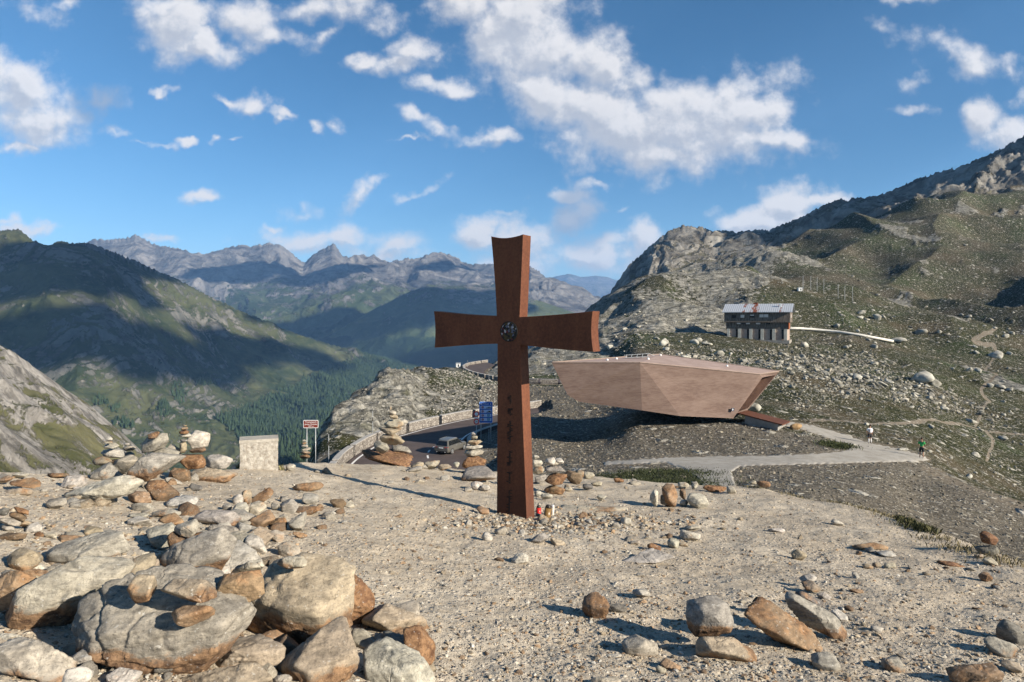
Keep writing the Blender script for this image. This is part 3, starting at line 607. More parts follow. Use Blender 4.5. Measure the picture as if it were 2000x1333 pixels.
# ------------------------------------------------------------ shared materials
def m_rust(t):
    tc = t.n.new('ShaderNodeTexCoord').outputs['Object']
    a = t.noise(t.mapping(tc, scale=(1, 1, .35)), 2.2, 7, 0.65); b = t.noise(tc, 30, 6, 0.7); c = t.noise(tc, 160, 3, 0.7)
    k = t.m('ADD', t.m('MULTIPLY', a, .55), t.m('MULTIPLY', b, .45))
    base = t.mix(t.rng(k, 0.34, 0.66), (0.070, 0.022, 0.011), (0.165, 0.060, 0.028))
    base = t.mix(t.m('MULTIPLY', t.rng(c, .52, .72), .5), base, (0.24, 0.10, 0.05))
    z = t.sep(tc)[2]
    stain = t.m('MULTIPLY', t.rng(t.m('ADD', z, t.m('MULTIPLY', a, .25)), .55, .25), .45)
    return t.mix(stain, base, (0.085, 0.035, 0.022)), t.bump(t.m('ADD', b, c), .25, .004)
M_rust = mat('weathered steel', m_rust, 0.75, spec=0.3)
M_black = mat('black', lambda t: t.mix(0.0, (0.012, 0.011, 0.01), (0, 0, 0)), 0.6)
M_dark = noisy('dark recess', (0.012, 0.011, 0.010), (0.03, 0.027, 0.024), 2, 0.1)
M_white = noisy('white paint', (0.66, 0.66, 0.64), (0.78, 0.78, 0.76), 6, 0.05)
M_pink = None
def m_concrete(t):
    tc = t.n.new('ShaderNodeTexCoord').outputs['Object']
    a = t.noise(t.mapping(tc, scale=(.5, .5, 1.6)), 0.55, 7, 0.62); b = t.noise(t.mapping(tc, scale=(1, 1, 6)), 1.6, 6, 0.65); c = t.noise(tc, 14, 5, .7)
    k = t.m('ADD', t.m('MULTIPLY', a, .5), t.m('MULTIPLY', b, .5))
    base = t.mix(t.rng(k, 0.34, 0.66), (0.135, 0.090, 0.073), (0.215, 0.155, 0.127))
    return t.mix(t.m('MULTIPLY', t.rng(c, .5, .75), .3), base, (0.10, 0.065, 0.055)), t.bump(t.m('ADD', b, c), .3, .02)
M_pink = mat('reddish tinted concrete', m_concrete, 0.9, spec=.12)
def m_masonry(t):
    tc = t.n.new('ShaderNodeTexCoord').outputs['Object']
    w = t.v('ADD', tc, t.v('SCALE', t.noise(tc, 2, 3, .5, color=True), scale=.25))
    d = t.voro(t.mapping(w, scale=(1, 1, 1.5)), 2.6, 'DISTANCE_TO_EDGE', 0); s = t.sep(t.voro(t.mapping(w, scale=(1, 1, 1.5)), 2.6, 'F1', 1))
    st = t.mix(s[0], (0.18, 0.16, 0.14), (0.38, 0.35, 0.31)); n = t.noise(tc, 9, 5, .65)
    st = t.mix(t.m('MULTIPLY', t.rng(n, .4, .7), .5), st, (0.20, 0.17, 0.14))
    return t.mix(t.rng(d, .02, .09), (0.10, 0.085, 0.07), st), t.bump(t.m('ADD', t.rng(d, 0, .15), t.m('MULTIPLY', n, .4)), .8, .06)
M_mas = mat('stone masonry', m_masonry, 0.95)
M_cope = noisy('pale coping stone', (0.29, 0.27, 0.245), (0.42, 0.40, 0.365), 3, .4, .02)
M_asph = noisy('reddish asphalt', (0.068, 0.052, 0.048), (0.105, 0.082, 0.075), 0.5, 0.5, 0.01, 0.9)
M_metal = noisy('galvanised steel', (0.35, 0.36, 0.36), (0.50, 0.51, 0.51), 5, .05, .002, .45, metal=.4)
def flatm(name, c, rough=.6, **k): return noisy(name, tuple(x * .88 for x in c), tuple(min(x * 1.08, 1) for x in c), 8, .05, .002, rough, **k)

# ------------------------------------------------------------ the cross
def build_cross():
    a = R(32); O = P3(1000, 1010, 8.0); t = Vector((math.cos(a), -math.sin(a), 0)); n = Vector((-math.sin(a), -math.cos(a), 0))
    root = empty('steel_cross', O, -a)
    tag(root, 'tall rust-brown steel cross with flared arms and a round glass inset, standing on the summit', 'cross')
    def uw(px, py):
        d = Vector(((px - 1000) / F, 1, -(py - HY) / F)); p = d * (n.dot(O) / n.dot(d)) - O
        return p.dot(t), p.z
    def curve(p0, pm, p1, k=8):
        """points from p0 to p1 bending through pm, p1 left out"""
        out = []
        for i in range(k):
            s = i / k; c = (2 * pm[0] - (p0[0] + p1[0]) / 2, 2 * pm[1] - (p0[1] + p1[1]) / 2)
            out.append(((1-s)**2*p0[0] + 2*s*(1-s)*c[0] + s*s*p1[0], (1-s)**2*p0[1] + 2*s*(1-s)*c[1] + s*s*p1[1]))
        return out
    q = []
    q += curve((959, 462), (989, 465.2), (1021.8, 458))            # top, hollow
    q += curve((1021.8, 458), (1018.4, 540), (1015, 619.6))
    q += curve((1015, 619.6), (1087, 615), (1158, 608))
    q += curve((1158, 608), (1155.2, 648), (1159, 688))
    q += curve((1159, 688), (1087, 682.0), (1015.6, 673.6))
    q += [(1015.6, 673.6), (1022, 840), (1029.6, 1030), (970, 1026), (971.5, 820)]
    q += curve((971.5, 671.8), (911, 674.5), (848.5, 679.6))
    q += curve((848.5, 679.6), (850, 643), (847.3, 608.2))
    q += curve((847.3, 608.2), (911, 614.4), (970, 617.5))
    q += curve((970, 617.5), (966, 545), (959, 462))
    pts = [uw(*p) for p in q]; T = 0.18
    mb = MB(); mb.hexa([(u, 0, w) for u, w in pts], [(u, T, w) for u, w in pts])
    body = mb.build('cross_body', M_rust, root)
    be = body.modifiers.new('edge', 'BEVEL'); be.width = .004; be.segments = 2; be.limit_method = 'ANGLE'
    # round glass inset with a dark rim
    cu, cw = uw(994.3, 648); r = 0.115
    mb = MB(); mb.tube([(cu + r * math.cos(x), -0.004, cw + r * math.sin(x)) for x in np.linspace(0, 2 * math.pi, 41)], .007, 6, cap=False)
    med = mb.build('glass_inset', M_black, root)
    mb = MB(); N = 40; ring = [(cu + r * math.cos(2 * math.pi * i / N), -.006, cw + r * math.sin(2 * math.pi * i / N)) for i in range(N)]
    mb.hexa(ring, [(x, .004, z) for x, y, z in ring])
    def m_glass(t):
        tc = t.n.new('ShaderNodeTexCoord').outputs['Object']
        w = t.v('ADD', tc, t.v('SCALE', t.noise(tc, 20, 3, .5, color=True), scale=.02))
        v = t.n.new('ShaderNodeTexVoronoi'); v.inputs['Scale'].default_value = 38; t.put(v.inputs['Vector'], w); s = t.sep(v.outputs[1])
        c = t.mix(t.m('GREATER_THAN', s[0], .42), (0.012, 0.012, 0.014), (0.06, 0.045, 0.02)); c = t.mix(t.m('GREATER_THAN', s[0], .74), c, (0.10, 0.018, 0.02))
        c = t.mix(t.m('GREATER_THAN', s[0], .84), c, (0.34, 0.33, 0.36)); c = t.mix(t.m('GREATER_THAN', s[0], .90), c, (0.10, 0.11, 0.16)); return c
    mb.build('coloured_glass', mat('stained glass', m_glass, .45, spec=.15), med)
    # running script cut into the stem, read bottom to top
    rs = random.Random(5)
    for (ya, yb) in ((1004, 957), (945, 922), (910, 879), (866, 821), (812, 797), (790, 771)):
        y = ya; mb = MB(); chain = []
        while y > yb + 2:
            st = rs.choice((2.2, 2.8, 3.4)); up = rs.choice((3, 3, 3.5, 7, 7.5)); dn = 0 if rs.random() < .75 else -4; cx = 994 + (1010 - y) * .012
            seq = [(cx + 2, y), (cx + 2 - up, y - st * .35), (cx + 2 - up * .9, y - st * .6), (cx + 2 - dn, y - st * .8), (cx + 2, y - st)]
            chain += [uw(*s) for s in seq]; y -= st
        mb.tube([(u, -0.0015, w) for u, w in chain], .0030, 4); mb.build('inscription', M_black, root)
build_cross()

def build_candle(px, py, h, r, lean, mats, label, Yo=0.0):
    x, y, z = near_hit(px, py); y += Yo
    root = empty('grave_candle', (x, y, z - .005)); root.rotation_euler = (R(lean[0]), R(lean[1]), 0)
    tag(root, label, 'candle', 'grave candles at the foot of the cross')
    MB().tube([(0, 0, 0), (0, 0, h * .03), (0, 0, h * .78)], r, 16).build('glass_cup', mats[0], root)
    mb = MB().tube([(0, 0, h * .78), (0, 0, h * .94)], r * .86, 16, r2=r * .8); mb.tube([(0, 0, h * .94), (0, 0, h)], r * .8, 16, r2=r * .45); mb.build('lid', mats[1], root)
c_red = flatm('red candle glass', (0.60, 0.035, 0.03), .25); c_amb = flatm('amber candle glass', (0.20, 0.12, 0.045), .25); c_pale = flatm('frosted glass', (.55, .5, .42), .3)
c_lid = noisy('tarnished lid', (0.03, 0.03, 0.03), (0.12, 0.10, 0.08), 20, .1, .001, .4, metal=.6)
build_candle(1052, 1006, .120, .030, (0, 0), (c_red, c_lid), 'small red grave candle with dark lid right against the foot of the cross')
build_candle(1068, 1013, .165, .042, (-4, 8), (c_amb, c_lid), 'tall sooty amber grave candle leaning right beside the red one')
build_candle(1079, 1006, .125, .020, (0, 3), (c_pale, M_white), 'slim pale grave candle half hidden behind the amber one')

def build_plinth():
    x, y, z = near_hit(498, 917); w = 72 / F * y; h = 58 / F * y
    root = empty('stone_plinth', (x, y + w * .3, z), R(20)); tag(root, 'square rough-rendered stone plinth standing alone at the left summit edge', 'plinth')
    def blk(w, d, z0, z1, seg, amp, nm, m):
        n = seg; u = np.linspace(-.5, .5, n); V = []; Fc = []
        b = bmesh.new(); bmesh.ops.create_cube(b, size=1); bmesh.ops.subdivide_edges(b, edges=b.edges, cuts=n, use_grid_fill=True)
        for v in b.verts:
            p = Vector((v.co.x * w, v.co.y * d, z0 + (v.co.z + .5) * (z1 - z0))); q = p * 14
            s = float(fbm(q.x, q.y, q.z, 4)) * amp; v.co = p + Vector((v.co.x, v.co.y, v.co.z * .4)).normalized() * s
        me = bpy.data.meshes.new(nm); b.to_mesh(me); b.free(); return link(nm, me, m, root)
    blk(w * .97, w * .6, -.1, h * .90, 26, .008, 'shaft', noisy('rough pebbledash', (0.28, 0.245, 0.20), (0.50, 0.465, 0.405), 22, .9, .012))
    blk(w, w * .63, h * .90, h, 16, .003, 'cap_slab', noisy('cap slab', (0.31, 0.28, 0.235), (0.45, 0.415, 0.355), 12, .6, .006))
build_plinth()

# ------------------------------------------------------------ roads, markings, walls
def ribbon(name, pts, wid, z, m, off=0.0, kind='structure', parent=None, dash=None):
    b = bmesh.new(); P = [Vector((p[0], p[1], 0)) for p in pts]; Q = []
    for i in range(len(P) - 1):
        k = max(2, int((P[i + 1] - P[i]).length / 0.6))
        for j in range(k): Q.append(P[i].lerp(P[i + 1], j / k))
    Q.append(P[-1])
    for _ in range(6): Q = [Q[0]] + [(Q[i - 1] + Q[i] * 2 + Q[i + 1]) / 4 for i in range(1, len(Q) - 1)] + [Q[-1]]
    L = []; 
    for i, p in enumerate(Q):
        d = (Q[min(i + 1, len(Q) - 1)] - Q[max(i - 1, 0)]).normalized(); s = Vector((-d.y, d.x, 0))
        L.append((b.verts.new(p + s * (off - wid / 2) + Vector((0, 0, z))), b.verts.new(p + s * (off + wid / 2) + Vector((0, 0, z)))))
    for i in range(len(L) - 1):
        if dash and (i // dash) % 2: continue
        b.faces.new((L[i][0], L[i + 1][0], L[i + 1][1], L[i][1]))
    bmesh.ops.recalc_face_normals(b, faces=b.faces)
    me = bpy.data.meshes.new(name); b.to_mesh(me); b.free(); o = link(name, me, m, parent)
    if kind and not parent: o['kind'] = kind
    return o, Q
def flat(name, poly, z, m):
    b = bmesh.new(); f = b.faces.new([b.verts.new((x, y, z)) for x, y in poly]); bmesh.ops.recalc_face_normals(b, faces=[f]); bmesh.ops.triangulate(b, faces=[f])
    for f in b.faces:
        if f.normal.z < 0: f.normal_flip()
    me = bpy.data.meshes.new(name); b.to_mesh(me); b.free(); o = link(name, me, m); o['kind'] = 'structure'; return o
flat('road', ROAD, ROAD_Z, M_asph); flat('road', ROAD2, R2Z, M_asph)
M_line = noisy('road paint', (0.60, 0.59, 0.56), (0.74, 0.73, 0.70), 3, .05)
ribbon('road_marking', ROAD_OUT[1:], 0.22, ROAD_Z + .012, M_line, off=0.55)
ribbon('road_marking', ROAD_IN[:6], 0.20, ROAD_Z + .012, M_line, off=-0.35)
ribbon('road_marking', zp([(905, 856), (880, 861), (858, 868), (843, 875), (835, 884), (834, 893), (841, 905), (850, 915)], ROAD_Z), 0.18, ROAD_Z + .014, M_line, dash=2)
def wall(name, pts, off, h, th, zb, label, gap=7.0, group=None, m=None):
    root = empty(name, (pts[0][0], pts[0][1], zb)); tag(root, label, 'wall', group)
    _, Q = ribbon('tmp', pts, .1, 0, None, kind=None); bpy.data.objects.remove(_)
    acc = 0; sec = [[]]; last = None
    for i, p in enumerate(Q):
        d = (Q[min(i + 1, len(Q) - 1)] - Q[max(i - 1, 0)]).normalized(); s = Vector((-d.y, d.x, 0)); c = p + s * off
        if last is not None: acc += (c - last).length
        last = c; sec[-1].append((c, s))
        if acc > gap: acc = 0; sec.append([])
    for S in sec:
        if len(S) < 2: continue
        o0 = root.location; mb = MB(); mc = MB(); r0 = random.Random(len(S) + int(S[0][0].x * 10))
        hh = h * (1 + .06 * r0.random())
        def prof(c, s, w, z0, z1): return [c - s * w / 2 + Vector((0, 0, z0)) - Vector((o0.x, o0.y, 0)), c + s * w / 2 + Vector((0, 0, z0)) - Vector((o0.x, o0.y, 0)), c + s * w / 2 + Vector((0, 0, z1)) - Vector((o0.x, o0.y, 0)), c - s * w / 2 + Vector((0, 0, z1)) - Vector((o0.x, o0.y, 0))]
        for B, w, z0, z1 in ((mb, th, -.6, hh - .08), (mc, th + .08, hh - .08, hh)):
            R_ = [[B.bm.verts.new(v) for v in prof(c, s, w, z0, z1)] for c, s in S]
            for i in range(len(R_) - 1):
                for k in range(4): B.bm.faces.new((R_[i][k], R_[i][(k + 1) % 4], R_[i + 1][(k + 1) % 4], R_[i + 1][k]))
            B.bm.faces.new(R_[0]); B.bm.faces.new(R_[-1][::-1])
        w_ = mb.build('wall_section', m or M_mas, root); mc.build('coping', M_cope, w_)
    return root
wall('stone_wall', ROAD_OUT, -0.5, 1.0, .5, ROAD_Z, 'long masonry parapet wall along the outer edge of the road bend with the car')
wall('stone_wall', ROAD2_OUT, -0.3, 0.75, .45, R2Z, 'distant stone parapet wrapping round the far hairpin bend', gap=4)
def kerbwall():
    wall('stone_kerb', ROAD_IN[2:7], 0.5, 0.32, .4, ROAD_Z, 'low dark kerb wall curving along the inner road edge beside the car', gap=50, m=M_asph)
kerbwall()

# ------------------------------------------------------------ traffic signs
def plate(mb, cx, cz, w, h, y0, y1, mi=0, r=0.0, k=6):
    if r <= 0: pts = [(cx - w/2, cz - h/2), (cx + w/2, cz - h/2), (cx + w/2, cz + h/2), (cx - w/2, cz + h/2)]
    else:
        pts = []
        for sx, sz, a0 in ((1, -1, -90), (1, 1, 0), (-1, 1, 90), (-1, -1, 180)):
            for i in range(k + 1):
                a = R(a0 + 90 * i / k); pts.append((cx + sx * (w/2 - r) + r * math.cos(a), cz + sz * (h/2 - r) + r * math.sin(a)))
    mb.hexa([(x, y0, z) for x, z in pts], [(x, y1, z) for x, z in pts], mi)
def text(name, s, size, loc, m, parent, align='CENTER', depth=.004, bold=0.0):
    c = bpy.data.curves.new(name, 'FONT'); c.body = s; c.size = size; c.align_x = align; c.align_y = 'CENTER'; c.extrude = depth / 2; c.offset = bold
    o = bpy.data.objects.new(name, c); col.objects.link(o)
    dg = bpy.context.evaluated_depsgraph_get(); me = bpy.data.meshes.new_from_object(o.evaluated_get(dg)); bpy.data.objects.remove(o)
    q = link(name, me, m, parent); q.location = loc; q.rotation_euler = (R(90), 0, 0); return q
def build_signs():
    brown = flatm('brown sign face', (0.19, 0.035, 0.022)); blue = flatm('blue sign face', (0.012, 0.09, 0.42)); red = flatm('red sign border', (0.55, 0.03, 0.03))
    Y = 62.0; s = Y / F
    root = empty('pass_sign', P3(607, 892, Y)); tag(root, 'brown pass name sign with white lettering on two tall posts left of the rock slab', 'sign')
    z1, z0, w = (892 - 821) * s, (892 - 836.5) * s, 29.5 * s
    mb = MB(); plate(mb, 0, (z0 + z1) / 2, w, z1 - z0, 0, .03, r=.1); bd = mb.build('board', M_white, root)
    mb = MB(); plate(mb, 0, (z0 + z1) / 2, w * .93, (z1 - z0) * .86, -.006, -.001, r=.06); mb.build('board_face', brown, bd)
    text('lettering', 'Timmelsjoch', .20, (0, -.010, z1 - .18), M_white, bd, bold=.0)
    text('lettering', 'passo', .20, (-.33, -.010, z1 - .37), M_white, bd); text('lettering', 'Rombo', .20, (.27, -.010, z1 - .37), M_white, bd)
    text('lettering', '2509', .16, (-.08, -.010, z1 - .55), M_white, bd); text('lettering', 'm', .16, (.2, -.010, z1 - .55), M_white, bd)
    for x in (-8.0, 9.0): MB().tube([(x * s, .06, -3.0), (x * s, .06, z1 - .1)], .035, 8).build('post', M_metal, root)
    Y = 76.0; s = Y / F
    root = empty('border_sign', P3(949, 866, Y)); tag(root, 'tall blue border speed-limit board with white panels, just left of the cross stem', 'sign')
    z1, z0, w = (866 - 785) * s, (866 - 826.5) * s, 26 * s; H = z1 - z0
    mb = MB(); plate(mb, 0, (z0 + z1) / 2, w, H, 0, .04, r=.12); bd = mb.build('board', flatm('light blue rim', (0.30, 0.45, 0.75)), root)
    mb = MB(); plate(mb, 0, (z0 + z1) / 2, w * .92, H * .95, -.006, -.001, r=.08); mb.build('board_face', blue, bd)
    text('lettering', 'ITALIA', .24, (-.02, -.012, z1 - .26), M_white, bd, bold=.003)
    mb = MB(); plate(mb, -.52, z1 - .26, .2, .13, -.012, -.007, r=.05); mb.build('emblem', M_white, bd); mb = MB(); plate(mb, .52, z1 - .26, .08, .16, -.012, -.007); mb.build('emblem', M_white, bd)
    pale = flatm('pale panel', (0.50, 0.60, 0.78)); teal = flatm('teal road symbol', (0.02, 0.22, 0.33))
    for i in range(4):
        cz = z1 - .62 - i * .455
        mb = MB(); plate(mb, 0, cz, w * .82, .34, -.012, -.007, r=.03); pn_ = mb.build('panel', pale, bd)
        mb = MB(); plate(mb, -.36, cz, .27, .27, -.017, -.013, r=.134); mb.build('limit_roundel', red, pn_)
        mb = MB(); plate(mb, -.36, cz, .19, .19, -.022, -.018, r=.094); mb.build('roundel_centre', flatm('grey centre', (.35, .36, .42)), pn_)
        text('lettering', ('50', '90', '110', '130')[i], .13, (-.36, -.026, cz), M_black, pn_, bold=.002)
        if i < 2:
            mb = MB(); x0 = .02; pts = [(0, 0), (.62, 0), (.62, .07), (.52, .07), (.5, .16), (.45, .07), (.37, .1), (.34, .24), (.30, .1), (.22, .13), (.18, .07), (.08, .08), (0, .04)] if i == 0 else [(0, 0), (.62, .0), (.60, .05), (.50, .1), (.45, .24), (.37, .12), (.31, .22), (.27, .1), (.16, .1), (.08, .05)]
            mb.hexa([(x0 + x, -.017, cz - .12 + z) for x, z in pts], [(x0 + x, -.013, cz - .12 + z) for x, z in pts]); mb.build('town_silhouette', M_black, pn_)
        else:
            mb = MB(); plate(mb, .3, cz, .3, .29, -.017, -.013, r=.03); mb.build('motorway_symbol', teal, pn_)
            mb = MB()
            for sx in (-1, 1): mb.hexa([(.3 + sx * .10, -.022, cz - .13), (.3 + sx * .05, -.022, cz - .13), (.3 + sx * .015, -.022, cz + .12), (.3 + sx * .035, -.022, cz + .12)], [(.3 + sx * .10, -.018, cz - .13), (.3 + sx * .05, -.018, cz - .13), (.3 + sx * .015, -.018, cz + .12), (.3 + sx * .035, -.018, cz + .12)])
            mb.build('carriageway_lines', pale, pn_)
    MB().tube([(-.55, .08, -.9), (-.55, .08, z1 - .1)], .045, 8).build('post', M_metal, root)
    MB().tube([(.55, .08, -.9), (.55, .08, z1 - .1)], .045, 8).build('post', M_metal, root)
    Yr = 75.0; s = Yr / F
    root = empty('road_sign', P3(930.5, 872, Yr)); tag(root, 'two round red-ringed traffic signs on one pole beside the blue board, the lower reading 50', 'sign')
    for cz, txt in (((872 - 809) * s, ''), ((872 - 824) * s, '50')):
        mb = MB(); plate(mb, 0, cz, .64, .64, 0, .02, r=.319); d = mb.build('round_plate', red, root)
        mb = MB(); plate(mb, 0, cz, .40, .40, -.005, -.001, r=.199); mb.build('white_centre', M_white, d)
        if txt: text('lettering', txt, .26, (0, -.009, cz), M_black, d, bold=.004)
    mb = MB(); plate(mb, 0, (872 - 816.5) * s, .44, .16, 0, .02); mb.build('supplement_plate', M_white, root)
    MB().tube([(0, .05, -1), (0, .05, (872 - 806) * s)], .03, 8).build('post', M_metal, root)
build_signs()

# ------------------------------------------------------------ car
def build_car():
    ph = R(24); rear = onz(861.5, 889, ROAD_Z); L, W, Hh = 4.9, 1.94, 1.76
    fw = Vector((math.sin(ph), math.cos(ph), 0)); root = empty('parked_car', rear + fw * L * .43, -ph); root.scale = (.87, .87, .84)
    tag(root, 'silver grey estate-type car seen from behind on the road bend', 'car')
    paint = noisy('silver grey paint', (0.12, 0.115, 0.10), (0.16, 0.155, 0.14), 1.5, 0, .001, .32, metal=.35, spec=.5)
    glass = mat('dark car glass', lambda t: t.mix(0.0, (0.008, 0.010, 0.012), (0, 0, 0)), .08, spec=.6)
    tyre = noisy('tyre rubber', (0.012, 0.012, 0.012), (0.03, 0.03, 0.03), 10, .2, .003); rim = flatm('alloy rim', (0.45, 0.45, 0.44), .35, metal=.6)
    # local: x across, y forward, z up.  body sections from the tail forward
    st = [(-2.45, .50, .95, .86), (-2.42, .36, 1.02, .91), (-2.2, .28, 1.05, .955), (-1.6, .26, 1.06, .97), (0, .26, 1.04, .97), (1.2, .26, 1.02, .96), (1.9, .28, .98, .93), (2.25, .32, .88, .86), (2.45, .42, .74, .70)]
    mb = MB(); rings = []
    for y, zb, zt, hw in st:
        pr = [(-hw * .88, zb), (hw * .88, zb), (hw, zb + .16), (hw * 1.0, (zb + zt) / 2 + .05), (hw * .95, zt - .06), (hw * .86, zt), (-hw * .86, zt), (-hw * .95, zt - .06), (-hw * 1.0, (zb + zt) / 2 + .05), (-hw, zb + .16)]
        rings.append([mb.bm.verts.new((x, y, z)) for x, z in pr])
    for i in range(len(rings) - 1):
        for k in range(10): mb.bm.faces.new((rings[i][k], rings[i][(k + 1) % 10], rings[i + 1][(k + 1) % 10], rings[i + 1][k])).smooth = True
    mb.bm.faces.new(rings[0]); mb.bm.faces.new(rings[-1][::-1])
    # cabin
    cb = [(-2.36, .84, 1.0), (1.25, .84, 1.0)]; rt = [(-1.95, .62, 1.70), (-1.2, .66, 1.76), (0.25, .64, 1.74)]
    lo = [(-2.36, .84), (-1.2, .86), (1.3, .82)]
    V = [[(-lo[i][1], lo[i][0], 1.0), (lo[i][1], lo[i][0], 1.0), (rt[i][1], rt[i][0], rt[i][2] - .05), (rt[i][1] * .85, rt[i][0], rt[i][2]), (-rt[i][1] * .85, rt[i][0], rt[i][2]), (-rt[i][1], rt[i][0], rt[i][2] - .05)] for i in range(3)]
    Rr = [[mb.bm.verts.new(p) for p in r] for r in V]
    for i in range(2):
        for k in range(6): mb.bm.faces.new((Rr[i][k], Rr[i][(k + 1) % 6], Rr[i + 1][(k + 1) % 6], Rr[i + 1][k]))
    mb.bm.faces.new(Rr[0]); mb.bm.faces.new(Rr[2][::-1])
    body = mb.build('body', paint, root)
    bv = body.modifiers.new('soft', 'BEVEL'); bv.width = .03; bv.segments = 2; bv.limit_method = 'ANGLE'
    def quad(nm, pts, m, par=root, d=.012):
        P = [Vector(p) for p in pts]; n = (P[1] - P[0]).cross(P[2] - P[0]).normalized() * d
        mb = MB(); mb.hexa([p - n * .2 for p in P], [p + n for p in P]); return mb.build(nm, m, par)
    quad('rear_window', [(-.74, -2.30, 1.10), (.74, -2.30, 1.10), (.58, -2.02, 1.60), (-.58, -2.02, 1.60)], glass, d=.02)
    quad('windscreen', [(.72, 1.12, 1.10), (-.72, 1.12, 1.10), (-.55, .40, 1.66), (.55, .40, 1.66)], glass, d=.03)
    for sx in (1, -1):
        for (y0, y1, a0, a1) in ((-2.02, -1.32, -1.80, -1.28), (-1.25, -.28, -1.22, -.26), (-.20, .98, -.18, .30)):
            p = [(sx * .855, y0, 1.08), (sx * .855, y1, 1.08), (sx * .69, a1, 1.60), (sx * .69, a0, 1.60)]
            quad('side_window', p if sx > 0 else p[::-1], glass, d=.02)
        p = [(sx * .52, -2.44, .88), (sx * .92, -2.40, .88), (sx * .93, -2.37, 1.0), (sx * .52, -2.44, .98)]
        quad('tail_light', p if sx > 0 else p[::-1], flatm('red lamp', (0.42, 0.02, 0.025), .2), d=.03)
        MB().tube([(sx * .66, -1.7, 1.765), (sx * .66, .1, 1.765)], .014, 6).build('roof_rail', M_metal, root)
        MB().box((sx * 1.03, .72, 1.08), (.18, .12, .14), bevel=.03).build('wing_mirror', paint, root)
        MB().box((sx * .955, -.42, .93), (.03, .2, .035)).build('door_handle', M_metal, root)
        MB().box((sx * .955, .55, .93), (.03, .2, .035)).build('door_handle', M_metal, root)
        for y in (-1.48, 1.52):
            w = MB().tube([(sx * .74, y, .36), (sx * .98, y, .36)], .365, 22).build('wheel', tyre, root)
            mb = MB().tube([(sx * .96, y, .36), (sx * 1.0, y, .36)], .09, 10)
            for k in range(5): 
                a = 2 * math.pi * k / 5; mb.tube([(sx * .992, y, .36), (sx * .992, y + .23 * math.cos(a), .36 + .23 * math.sin(a))], .035, 5)
            mb.tube([(sx * .985, y + .25 * math.cos(a), .36 + .25 * math.sin(a)) for a in np.linspace(0, 2 * math.pi, 21)], .02, 5, cap=False); mb.build('rim', rim, w)
    quad('number_plate', [(-.27, -2.47, .80), (.27, -2.47, .80), (.27, -2.46, .92), (-.27, -2.46, .92)], M_white, d=.02)
    MB().box((0, -2.43, .42), (1.6, .12, .16), bevel=.03).build('bumper', flatm('dark bumper', (.03, .03, .03)), root)
    for sx in (-1, 1): MB().tube([(sx * .55, -2.40, .36), (sx * .55, -2.53, .36)], .05, 8).build('tailpipe', M_metal, root)
build_car()

